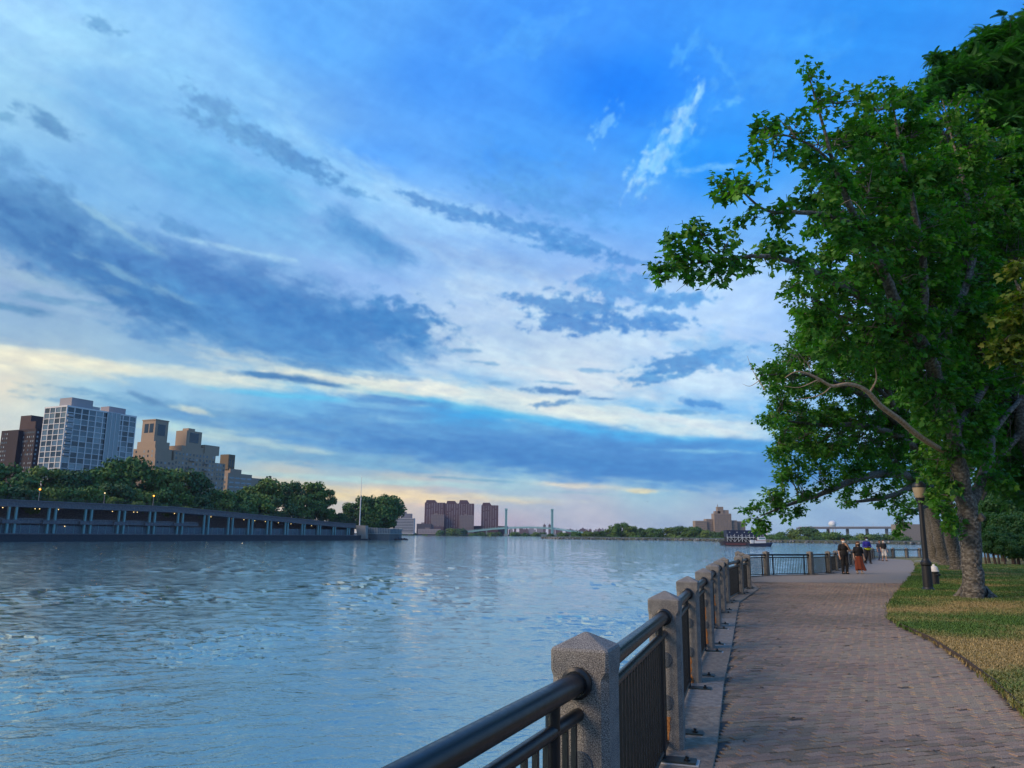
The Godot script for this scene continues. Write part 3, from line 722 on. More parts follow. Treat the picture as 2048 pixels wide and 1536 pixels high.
# ------------------------------------------------------------------ railing
func build_railing() -> void:
	var agg := ntex(51, 0.12, 2, [[0.0, [.045, .043, .041]], [0.38, [.105, .10, .095]], [0.5, [.225, .215, .20]], [0.62, [.30, .285, .265]], [1.0, [.56, .54, .50]]], 512)
	var pmat := W(agg, 0.42, 0.92, htex(52, 0.14, 2, 4.0, 512), 0.8)
	pmat.detail_enabled = true
	pmat.detail_blend_mode = BaseMaterial3D.BLEND_MODE_MUL
	pmat.detail_albedo = ntex(53, 0.012, 4, [[0.0, [.5, .52, .55]], [0.5, [.85, .84, .82]], [1.0, [1, .98, .94]]])
	var metal := M(.006, .009, .012, 0.34, 0.1)
	metal.roughness_texture = ntex(54, 0.05, 4, [[0.0, [.35, .35, .35]], [1.0, [.95, .95, .95]]])
	metal.roughness = 0.42
	metal.uv1_triplanar = true; metal.uv1_world_triplanar = true; metal.uv1_scale = Vector3.ONE * 1.5
	var plate_m := M(.03, .045, .045, 0.5, 0.3)
	var rustm := W(ntex(55, 0.05, 4, [[0.0, [.10, .035, .012]], [0.5, [.30, .12, .03]], [1.0, [.42, .22, .08]]]), 0.3, 0.95)
	# post: square with wide chamfers and a low pyramid cap
	var pb := MB.new()
	var oct := func(h: float, c: float, y: float) -> Array:
		return [Vector3(h - c, y, h), Vector3(h, y, h - c), Vector3(h, y, -h + c), Vector3(h - c, y, -h), Vector3(-h + c, y, -h), Vector3(-h, y, -h + c), Vector3(-h, y, h - c), Vector3(-h + c, y, h)]
	pb.rings([oct.call(.116, .028, 0.0), oct.call(.116, .028, 0.98), oct.call(.119, .012, 1.01), oct.call(.119, .010, 1.085), oct.call(.113, .010, 1.095), oct.call(.008, .002, 1.148)])
	var post_mesh := pb.mesh()
	var cm := MB.new()
	cm.lathe([Vector2(0, -.02), Vector2(.058, -.02), Vector2(.062, -.012), Vector2(.062, .012), Vector2(.05, .02), Vector2(0, .02)], 16)
	var collar := cm.mesh()
	var hole := MB.new()
	hole.lathe([Vector2(0, -.006), Vector2(.055, -.006), Vector2(.052, .006), Vector2(0, .008)], 14)
	var patch := hole.mesh()
	var bolt := MB.new()
	bolt.lathe([Vector2(.022, 0), Vector2(.022, .012), Vector2(.012, .014), Vector2(.012, .03), Vector2(0, .032)], 6)
	var bolt_mesh := bolt.mesh()
	var first := 2
	var patch_m := W(agg, 0.5, 0.85)
	patch_m.albedo_color = Color(.62, .68, .74)
	for i in range(first, rail.size()):
		var p: Vector3 = rail[i]
		var d: Vector3 = (rail[mini(i + 1, rail.size() - 1)] - rail[maxi(i - 1, 0)])
		d.y = 0
		var turn := atan2(-d.x, -d.z)
		var t := thing("railing_post", "speckled concrete railing post with pyramid cap, %s from the camera along the river railing" % ORD[i - first], "post", p + Vector3(0, -0.02, 0), "concrete posts of the river railing", turn)
		part(t, "shaft", post_mesh, pmat)
		if i < 11:
			for y in [0.36, 0.66]:
				part(t, "bolt_cover", patch, patch_m, Vector3(0.0, y, 0.118), Basis(Vector3.RIGHT, PI / 2))
			if i in [4, 5, 6, 7]:
				var r := MB.new()
				var rng := RandomNumberGenerator.new()
				rng.seed = i
				var y := 0.10 if i != 5 else 0.02
				var top: float = {4: 0.30, 5: 0.34, 6: 0.72, 7: 0.62}[i]
				var xs := []
				while y < top:
					xs.append([y, -0.03 + rng.randf_range(-.006, .006), 0.022 + rng.randf_range(-.014, .018)])
					y += 0.04
				for k in xs.size() - 1:
					r.quad(Vector3(xs[k][1], xs[k][0], .1185), Vector3(xs[k][2], xs[k][0], .1185), Vector3(xs[k + 1][2], xs[k + 1][0], .1185), Vector3(xs[k + 1][1], xs[k + 1][0], .1185))
				part(t, "rust_stain", r.mesh(), rustm).set_meta("label", "orange rust stain running down the side of the post")
	var bars := BoxMesh.new()
	bars.size = Vector3(.02, .78, .02)
	for i in range(first - 1, rail.size() - 1):
		var a: Vector3 = rail[i]
		var b: Vector3 = rail[i + 1]
		var d := b - a
		var L := d.length()
		var turn := atan2(-d.x, -d.z)
		var which := "%s from the camera along the river railing" % ORD[i - first + 1]
		var t := thing("metal_railing", "dark metal pipe railing panel with upright bars, %s" % which, "railing", a + Vector3(0, -0.02, 0), "metal railing panels", turn)
		var u := (b - a) / L
		var ly := u.y      # local z runs from a to b as -z
		var pt := func(s: float, y: float) -> Vector3: return Vector3(0, y + ly * s, -s)
		var m1 := MB.new()
		m1.tube([pt.call(0.12, 0.965), pt.call(L - 0.12, 0.965)], [.043, .043], 18)
		part(t, "top_rail", m1.mesh(), metal)
		var m2 := MB.new()
		m2.tube([pt.call(0.12, 0.845), pt.call(L - 0.12, 0.845)], [.026, .026], 12)
		part(t, "mid_rail", m2.mesh(), metal)
		var m3 := MB.new()
		m3.tube([pt.call(0.13, 0.085), pt.call(L - 0.13, 0.085)], [.02, .02], 8)
		part(t, "bottom_rail", m3.mesh(), metal)
		for s in [0.135, L - 0.135]:
			part(t, "collar", collar, metal, pt.call(s, 0.965), Basis(Vector3.RIGHT, PI / 2))
		for s in [0.42, L - 0.42] if L > 1.7 else [L * 0.5]:
			var m4 := MB.new()
			m4.tube([pt.call(s, 0.0), pt.call(s, 0.95)], [.027, .027], 10)
			part(t, "support", m4.mesh(), metal)
			var m5 := MB.new()
			m5.box(Vector3.ZERO, Vector3(.30, .014, .13))
			var pl := part(t, "base_plate", m5.mesh(), plate_m, pt.call(s, 0.045) + Vector3(0.08, 0, 0))
			part(pl, "bolt", bolt_mesh, metal, Vector3(.09, .007, .02))
			bpart(pl, "grout_pad", conc_pad(), Vector3(0, -.018, 0), Vector3(.34, .022, .17))
		if i > 27: continue
		var n := int((L - 0.34) / 0.105)
		if i < 17:
			for k in n + 1:
				var s := 0.17 + (L - 0.34) * k / n
				if absf(s - 0.42) < 0.03 or absf(s - L + 0.42) < 0.03: continue
				part(t, "picket", bars, metal, pt.call(s, 0.45))
		else:
			var mb := MB.new()
			for k in n + 1:
				mb.box(pt.call(0.17 + (L - 0.34) * k / n, 0.45), Vector3(.02, .78, .02))
			kind(part(t, "pickets", mb.mesh(), metal), "stuff")
var pad_m: StandardMaterial3D
func conc_pad() -> StandardMaterial3D:
	if pad_m == null: pad_m = M(.42, .42, .40, .9)
	return pad_m

# ------------------------------------------------------------------ far bank
const U := Vector3(0.430, 0, -0.903)      # up-river along the far bank
const N := Vector3(-0.903, 0, -0.430)     # inland
const Q0 := Vector3(-206, 0, -317)
func bank(t: float, o: float, y: float) -> Vector3:
	return Q0 + U * t + N * o + Vector3.UP * y
func deck_h(t: float) -> float:
	if t < 85.0: return 13.4
	return lerpf(13.4, 7.4, clampf((t - 85.0) / 140.0, 0, 1))
func obox(b: MB, o: Vector3, w: float, d: float, y0: float, y1: float, u := U, v := N) -> void:
	# box whose near corner is o, running w along u and d along v
	var bs := Basis(u, Vector3.UP, -v)
	b.box(Vector3(o.x, (y0 + y1) / 2, o.z) + u * w / 2 + v * d / 2, Vector3(w, y1 - y0, d), bs)
func oblock(parent: Node, called: String, mat: Material, o: Vector3, w: float, d: float, y0: float, y1: float, u := U, v := N) -> MeshInstance3D:
	var b := MB.new()
	obox(b, o, w, d, y0, y1, u, v)
	return part(parent, called, b.mesh(), mat)
# windows on one face: face starts at o, runs along dir, looks along nrm
func panes(parent: Node, mats: Array, o: Vector3, dir: Vector3, nrm: Vector3, width: float, y0: float, y1: float, cols: int, rows: int, fw: float, fh: float, join: bool, skip := 0.0) -> void:
	var rng := RandomNumberGenerator.new()
	rng.seed = int(o.x * 7 + width * 13 + cols)
	var bs := Basis(dir, Vector3.UP, nrm)
	var cw := width / cols
	var rh := (y1 - y0) / rows
	var mbs := []
	for m in mats: mbs.append(MB.new())
	for r in rows:
		for c in cols:
			if rng.randf() < skip: continue
			var k := rng.randi() % mats.size()
			var p := Vector3(o.x, y0 + (r + 0.5) * rh, o.z) + dir * (c + 0.5) * cw
			if join:
				mbs[k].box(p, Vector3(cw * fw, rh * fh, 0.16), bs)
			else:
				bpart(parent, "window", mats[k], p, Vector3(cw * fw, rh * fh, 0.16), bs)
	if join:
		for k in mats.size():
			if mbs[k].v.size(): kind(part(parent, "windows", mbs[k].mesh(), mats[k]), "stuff")

var crowns := []
var bark_far: StandardMaterial3D
func crown_mesh(seed_: int, nl: int, per: int, size: float, tall: float) -> ArrayMesh:
	var rng := RandomNumberGenerator.new()
	rng.seed = seed_
	var b := MB.new()
	for l in nl:
		var a := rng.randf() * TAU
		var hh := rng.randf_range(-0.75, 0.8)
		var rr := sqrt(maxf(0.05, 1.0 - hh * hh)) * rng.randf_range(0.35, 0.72)
		var c := Vector3(cos(a) * rr, hh * tall * 0.72, sin(a) * rr)
		var lr := rng.randf_range(0.26, 0.46)
		rng.randf()
		for i in per:
			var d := Vector3(rng.randfn(), rng.randfn() * 0.8 + 0.25, rng.randfn()).normalized()
			var p := c + d * lr * pow(rng.randf(), 0.35) * Vector3(1, 0.8, 1)
			var n := (d + Vector3(rng.randfn(), rng.randfn(), rng.randfn()) * 0.55).normalized()
			var x := n.cross(Vector3(rng.randfn(), rng.randfn(), rng.randfn())).normalized()
			var y := n.cross(x)
			var s := size * rng.randf_range(0.6, 1.4)
			b.col = Color(1, 1, 1)
			b.tri(p - x * s - y * s * .6, p + x * s - y * s * .5, p + y * s)
			b.tri(p - x * s * .9 + y * s * .2 + n * s * .4, p - y * s, p + x * s * .7 + y * s * .6)
	return b.mesh()
func far_tree(label: String, group: String, x: float, ytop: float, z: float, r: float, ground: float, mat: Material, k: int, called := "bank_tree") -> void:
	var tall := 0.86
	var cy := ytop - r * tall * 1.0
	var t := thing(called, label, "tree", Vector3(x, ground, z), group, k * 1.7)
	var tr := MB.new()
	var h := maxf(cy - ground, 1.0)
	tr.tube([Vector3.ZERO, Vector3(.1, h * .5, 0), Vector3(0, h, .1)], [r * .09, r * .07, r * .04], 6)
	part(t, "trunk", tr.mesh(), bark_far)
	part(t, "crown", crowns[k % crowns.size()], mat, Vector3(0, cy - ground, 0), Basis.from_scale(Vector3(r, r, r)))

func build_far() -> void:
	var conc := W(ntex(61, 0.03, 4, [[0.0, [.07, .07, .085]], [0.5, [.125, .12, .13]], [1.0, [.19, .185, .18]]]), 9.0)
	var dark := W(ntex(62, 0.04, 4, [[0.0, [.018, .022, .028]], [1.0, [.055, .06, .068]]]), 7.0)
	var teal := M(.16, .30, .30, .6)
	var fence_m := W(ntex(63, 0.05, 3, [[0.0, [.05, .075, .10]], [0.6, [.10, .135, .16]], [1.0, [.17, .20, .22]]]), 8.0, .7)
	bark_far = M(.06, .045, .035)
	var greens := []
	for c in [[.055, .145, .032], [.080, .175, .030], [.042, .115, .036], [.110, .190, .036]]:
		var m := M(c[0], c[1], c[2], .8)
		m.vertex_color_use_as_albedo = true
		m.backlight_enabled = true; m.backlight = Color(.25, .35, .12)
		greens.append(m)
	for i in 5: crowns.append(crown_mesh(100 + i, 20 + i * 2, 150, 0.055, 0.86))
	# land behind the deck
	var gr := MB.new()
	for i in 10:
		var t0 := -150.0 + i * 40.0
		var t1 := t0 + 40.0
		for o in [[12.0, 60.0, 0.0, 0.0], [60.0, 600.0, 0.0, 4.0]]:
			gr.quad(bank(t0, o[0], deck_h(t0) - .4 + o[2]), bank(t1, o[0], deck_h(t1) - .4 + o[2]), bank(t1, o[1], deck_h(t1) - .4 + o[3]), bank(t0, o[1], deck_h(t0) - .4 + o[3]))
	kind(part(self, "west_bank_ground", gr.mesh(), M(.05, .06, .03)), "structure")
	# double-deck roadway
	var deck := thing("roadway_deck", "long grey two-level riverside roadway with paired teal columns on the far bank", "roadway", bank(-120, 0, 0))
	var org := deck.position
	var top := MB.new()
	var back := MB.new()
	var mid := MB.new()
	var rl := MB.new()
	var t := -120.0
	while t < 234.0:
		var t1 := minf(t + 17.0, 234.0)
		var a := bank(t, -1.0, deck_h(t)) - org
		var b := bank(t1, -1.0, deck_h(t1)) - org
		var dn := Vector3.DOWN * 2.9
		var inn := N * 13.5
		top.quad(a + dn, b + dn, b, a); top.quad(a, b, b + inn, a + inn); top.quad(b + dn, a + dn, a + dn + inn, b + dn + inn)
		# projecting cap along the top
		top.beam(a + Vector3.DOWN * 0.25 - N * 0.2, b + Vector3.DOWN * 0.25 - N * 0.2, 0.5, 0.5)
		var a2 := bank(t, 11.8, 0) - org
		var b2 := bank(t1, 11.8, 0) - org
		back.quad(a2 + Vector3.DOWN * 1, b2 + Vector3.DOWN * 1, b2 + Vector3.UP * (deck_h(t1) - 1), a2 + Vector3.UP * (deck_h(t) - 1))
		if t < 92.0:
			mid.beam(bank(t, 0.6, 4.5) - org, bank(t1, 0.6, 4.5) - org, 0.8, 1.3)
			mid.beam(bank(t, 5, 4.2) - org, bank(t1, 5, 4.2) - org, 8.0, 0.5)
			mid.beam(bank(t, 1.2, 5.6) - org, bank(t1, 1.2, 5.6) - org, 0.2, 1.0)
		rl.beam(a + Vector3.UP * 1.1, b + Vector3.UP * 1.1, 0.1, 0.1)
		rl.beam(a + Vector3.UP * .6, b + Vector3.UP * .6, 0.06, 0.06)
		for k in 12:
			var q := a.lerp(b, k / 12.0)
			rl.beam(q, q + Vector3.UP * 1.1, .07, .07)
		t = t1
	back.quad(bank(233, -1, -1) - org, bank(233, 12, -1) - org, bank(233, 12, 6) - org, bank(233, -1, 6) - org)
	part(deck, "upper_slab", top.mesh(), conc)
	part(deck, "back_wall", back.mesh(), conc)
	part(deck, "lower_slab", mid.mesh(), conc)
	kind(part(deck, "parapet_railing", rl.mesh(), M(.03, .035, .04)), "stuff")
	t = 2.0
	while t < 234.0:
		for dt in ([0.0, 3.0] if t < 165 else [0.0, 2.2]):
			var c := MB.new()
			var p := bank(t + dt, -0.3, 0) - org
			c.box(p + Vector3.UP * ((deck_h(t + dt) - 2.9 - 0.4) / 2), Vector3(.85, deck_h(t + dt) - 2.5, .85), Basis(U, Vector3.UP, -N))
			part(deck, "column", c.mesh(), teal)
		if t < 92.0:
			oblock(deck, "beam_end", conc, bank(t - 2.4, -0.9, 0) - org, 7.6, 1.0, 3.7, 5.3)
		t += 17.0 if t < 110.0 else 15.0
	# fence panels along the water under the deck
	var fp := BoxMesh.new()
	fp.size = Vector3(3.9, 3.6, .12)
	for i in 62:
		var tt := 0.5 + i * 3.95 - 6.0
		if tt > 228.0: break
		var o := part(deck, "fence_panel", fp, fence_m, bank(tt, 0.9, 1.4) - org, Basis(U, Vector3.UP, -N))
		bpart(o, "fence_post", teal, Vector3(1.97, 0.1, .1), Vector3(.14, 3.9, .14))
	var sw := thing("river_wall", "dark masonry river wall under the two-level roadway on the far bank", "wall", bank(-120, 0, WATER_Y))
	var swm := MB.new()
	obox(swm, -sw.position * 0.0, 362.0, 3.0, -2.0, 2.9)
	part(sw, "wall_face", swm.mesh(), dark, N * -1.6)
	var lip := MB.new()
	obox(lip, Vector3.ZERO, 362.0, 3.2, 2.9, 3.25)
	part(sw, "wall_coping", lip.mesh(), conc, N * -1.75)
	# lamps under the deck and along its top
	var warm := M(1, .9, .7)
	warm.emission_enabled = true; warm.emission = Color(1, .85, .55); warm.emission_energy_multiplier = 1.3
	var orange := M(1, .6, .2)
	orange.emission_enabled = true; orange.emission = Color(1, .55, .12); orange.emission_energy_multiplier = 2.5
	var blb := SphereMesh.new()
	blb.radius = .19; blb.height = .32; blb.radial_segments = 10; blb.rings = 6
	var li := 0
	for tt in [1.0, 14.5, 16.5, 25.0, 41.0, 51.5, 63.0, 65.0, 75.5, 87.0, 89.0, 109.0, 111.0, 124.0, 126.0, 135.0, 141.5, 143.5, 152.0, 163.0, 174.0, 184.0, 193.0]:
		var la := thing("ceiling_lamp", "small warm lamp under the roadway ceiling, %s from the left" % ORD[li], "lamp", bank(tt, 2.4, deck_h(tt) - 3.35), "lamps under the roadway")
		bpart(la, "bracket", dark, Vector3(0, .34, 0), Vector3(.1, .4, .1))
		part(la, "bulb", blb, warm)
		if li % 3 == 0:
			var ol := OmniLight3D.new()
			ol.name = "lamp_light"
			ol.light_color = Color(1, .85, .6); ol.light_energy = 0.5; ol.omni_range = 40; ol.shadow_enabled = true; ol.light_size = .2
			la.add_child(ol)
		li += 1
	li = 0
	for tt in [16.0, 27.5, 47.0, 57.0, 74.0]:
		if tt == 27.5 or tt == 57.0: 
			var la2 := thing("wall_lamp", "small white lamp low behind the water fence, %s" % ("left of two" if tt == 27.5 else "right of two"), "lamp", bank(tt, 0.55, 2.9), "lamps behind the water fence")
			bpart(la2, "bracket", dark, Vector3(0, -.3, 0), Vector3(.1, .4, .1))
			part(la2, "bulb", blb, warm)
			continue
		var sl := thing("street_lamp", ["orange street lamp above the deck at the far left", "small white street lamp above the deck between two orange ones", "orange street lamp above the deck beside a pale shrub"][li], "street lamp", bank(tt, 3.0, deck_h(tt)), "street lamps on the roadway deck")
		var ps := MB.new()
		ps.tube([Vector3.ZERO, Vector3(0, 4.6, 0)], [.12, .08], 6)
		part(sl, "pole", ps.mesh(), M(.3, .3, .3))
		part(sl, "globe", blb, orange if li != 1 else warm, Vector3(0, 4.9, 0), Basis.from_scale(Vector3(2.0, 2.2, 2.0) if li != 1 else Vector3(1.3, 1.3, 1.3)))
		var ol := OmniLight3D.new()
		ol.name = "lamp_light"
		ol.light_color = Color(1, .6, .25); ol.light_energy = 1.2; ol.omni_range = 40; ol.shadow_enabled = true; ol.light_size = .3
		sl.add_child(ol)
		ol.position = Vector3(0, 4.9, 0)
		li += 1
	# point with flagpole
	var pyl := thing("stone_pylon", "flared pale concrete pylon at the end of the roadway under the flagpole", "pylon", Vector3(-102.144, -3.190, -535.000))
	var py := MB.new()
	py.rings([[Vector3(-1.2, -1.5, 2), Vector3(4.2, -1.5, 2), Vector3(4.2, -1.5, -6), Vector3(-1.2, -1.5, -6)], [Vector3(-3.4, 9.6, 2.6), Vector3(3.4, 9.4, 2.6), Vector3(3.4, 9.4, -8), Vector3(-3.4, 9.6, -8)]])
	part(pyl, "body", py.mesh(), W(ntex(65, 0.04, 4, [[0.0, [.22, .20, .17]], [1.0, [.36, .33, .29]]]), 5.0))
	bpart(pyl, "foot", dark, Vector3(1.5, -.6, 1.5), Vector3(9, 2.2, 6))
	var fl := thing("flagpole", "tall white flagpole on the pylon beside the clump of trees", "flagpole", Vector3(-103.257, 5.845, -535.000))
	var fm := MB.new()
	fm.lathe([Vector2(.55, 0), Vector2(.48, .6), Vector2(.42, 1.0), Vector2(.34, 18), Vector2(.2, 19), Vector2(.13, 34), Vector2(0, 34.3)], 10)
	part(fl, "pole", fm.mesh(), M(.62, .62, .62, .5))
	bpart(fl, "crosstree", M(.5, .5, .5), Vector3(0, 18.5, 0), Vector3(.9, 1.4, .5))
	var bw := thing("bulwark", "curved stone bulwark with panelled parapet jutting into the river below the trees", "wall", Vector3(-103.5, WATER_Y, -545))
	var pts := []
	for q in [Vector3(-100.223, -3.580, -545.000), Vector3(-91.907, -3.483, -543.000), Vector3(-84.423, -3.432, -546.000), Vector3(-78.961, -3.439, -554.000), Vector3(-78.510, -3.525, -566.000)]:
		pts.append(Vector3(q.x, 0, q.z) - Vector3(bw.position.x, 0, bw.position.z))
	var wm := MB.new()
	var pm2 := MB.new()
	var lm := MB.new()
	for i in pts.size() - 1:
		var a: Vector3 = pts[i]
		var b: Vector3 = pts[i + 1]
		var e := Vector3(0, 0, -14)
		wm.quad(a + Vector3.DOWN, b + Vector3.DOWN, b + Vector3.UP * 4.2, a + Vector3.UP * 4.2)
		pm2.quad(a + Vector3.UP * 4.2, b + Vector3.UP * 4.2, b + Vector3.UP * (8.6 - .35 * (i + 1)), a + Vector3.UP * (8.6 - .35 * i))
		pm2.quad(a + Vector3.UP * (8.6 - .35 * i), b + Vector3.UP * (8.6 - .35 * (i + 1)), b + e + Vector3.UP * (8.6 - .35 * (i + 1)), a + e + Vector3.UP * (8.6 - .35 * i))
		lm.beam(a + Vector3.UP * 4.3, b + Vector3.UP * 4.3, .8, .5)
		for k in 7:
			var q := a.lerp(b, k / 7.0)
			lm.beam(q + Vector3.UP * 4.4, q + Vector3.UP * 8.2, .35, .35)
	part(bw, "stone_wall", wm.mesh(), W(ntex(66, 0.06, 4, [[0.0, [.05, .06, .065]], [1.0, [.16, .17, .17]]]), 4.0))
	part(bw, "parapet", pm2.mesh(), fence_m)
	part(bw, "ledge", lm.mesh(), M(.26, .29, .28))
	var rk := MB.new()
	var rng := RandomNumberGenerator.new()
	rng.seed = 12
	for i in 70:
		var q: Vector3 = pts[0].lerp(pts[3], rng.randf()) if i < 36 else pts[3] + Vector3(rng.randf_range(-2, 6), 0, rng.randf_range(-6, 3))
		rk.box(q + Vector3(0, rng.randf_range(-.6, .5), rng.randf_range(.4, 2)), Vector3(rng.randf_range(.8, 2.4), rng.randf_range(.5, 1.5), rng.randf_range(.8, 2)), Basis.from_euler(Vector3(rng.randf(), rng.randf() * 6, rng.randf())))
	part(bw, "rocks", rk.mesh(), dark)
	kind(bw.get_node("rocks"), "stuff")
	# trees of the park behind the deck
	var back_row := [[-251.1, 36.8, -385.0, 15.8], [-238.7, 34.8, -395.0, 12.8], [-228.8, 33.7, -405.0, 13.2], [-221.6, 38.2, -418.0, 14.7], [-212.5, 42.7, -430.0, 17.6], [-200.4, 39.7, -445.0, 16.2], [-190.8, 39.0, -462.0, 15.0], [-180.1, 28.3, -480.0, 13.7], [-170.4, 29.9, -495.0, 12.9], [-162.3, 37.4, -510.0, 16.2], [-151.4, 37.7, -530.0, 12.4], [-139.9, 38.3, -548.0, 12.5], [-132.4, 32.5, -555.0, 9.0]]
	for i in back_row.size():
		var a: Array = back_row[i]
		far_tree("broad dark green tree in the back row above the roadway deck, %s from the left" % ORD[i], "park trees on the far bank", a[0], a[1], a[2], a[3], 12.0, greens[(i * 3) % 4], i)
	var front_row := [[-234.3, 23.1, -350.0, 10.2], [-226.5, 24.2, -358.0, 11.0], [-219.9, 21.8, -370.0, 10.1], [-215.0, 23.3, -378.0, 9.8], [-210.5, 24.1, -390.0, 11.4], [-205.0, 26.5, -402.0, 11.8], [-198.6, 25.8, -415.0, 11.9], [-192.6, 24.7, -427.0, 11.1], [-186.2, 24.0, -438.0, 11.4], [-180.2, 23.6, -450.0, 11.7], [-173.6, 21.5, -464.0, 12.1], [-166.0, 22.8, -478.0, 12.4], [-158.9, 24.2, -492.0, 12.8], [-152.1, 26.6, -507.0, 13.2], [-143.0, 27.9, -524.0, 12.6], [-134.8, 24.6, -538.0, 10.5], [-129.0, 20.3, -548.0, 8.2], [-123.1, 15.7, -556.0, 7.2]]
	for i in front_row.size():
		var a: Array = front_row[i]
		far_tree("leafy green tree in the front row above the roadway deck, %s from the left" % ORD[i], "park trees on the far bank", a[0], a[1], a[2], a[3], 10.0, greens[(i * 5 + 1) % 4], i + 2)
	var shrubs := [[-207.6, 14.6, -338.0, 4.4], [-192.0, 18.0, -378.0, 5.2], [-186.3, 16.1, -390.0, 4.6], [-179.8, 15.6, -405.0, 5.3], [-174.2, 14.8, -418.0, 4.9], [-170.8, 14.3, -425.0, 4.7]]
	for i in shrubs.size():
		var a: Array = shrubs[i]
		far_tree("round pale green shrub at the parapet of the roadway deck, %s from the left" % ORD[i], "shrubs at the deck parapet", a[0], a[1], a[2], a[3], 11.0, greens[3], i, "shrub")
	var clump := [[-119.8, 24.7, -585.0, 8.7], [-108.9, 30.2, -590.0, 12.7], [-93.8, 33.5, -592.0, 15.0], [-101.2, 24.1, -584.0, 15.9], [-88.4, 25.4, -594.0, 8.9], [-114.4, 18.0, -582.0, 8.7], [-101.9, 15.1, -582.0, 8.7], [-122.7, 15.6, -578.0, 7.5], [-90.9, 14.6, -588.0, 6.5]]
	for i in clump.size():
		var a: Array = clump[i]
		far_tree("dark round tree in the clump beside the flagpole, %s" % ["leftmost and small", "left of the tallest", "tallest of all", "in front at mid height", "at the right edge", "low under the flagpole", "lowest in the middle", "low at the far left", "low at the right"][i], "trees of the clump by the flagpole", a[0], a[1], a[2], a[3], 5.0, greens[(i * 2) % 4 if i != 3 else 0], i + 1)
	build_towers(conc, dark)
	build_upriver(greens, dark, teal)

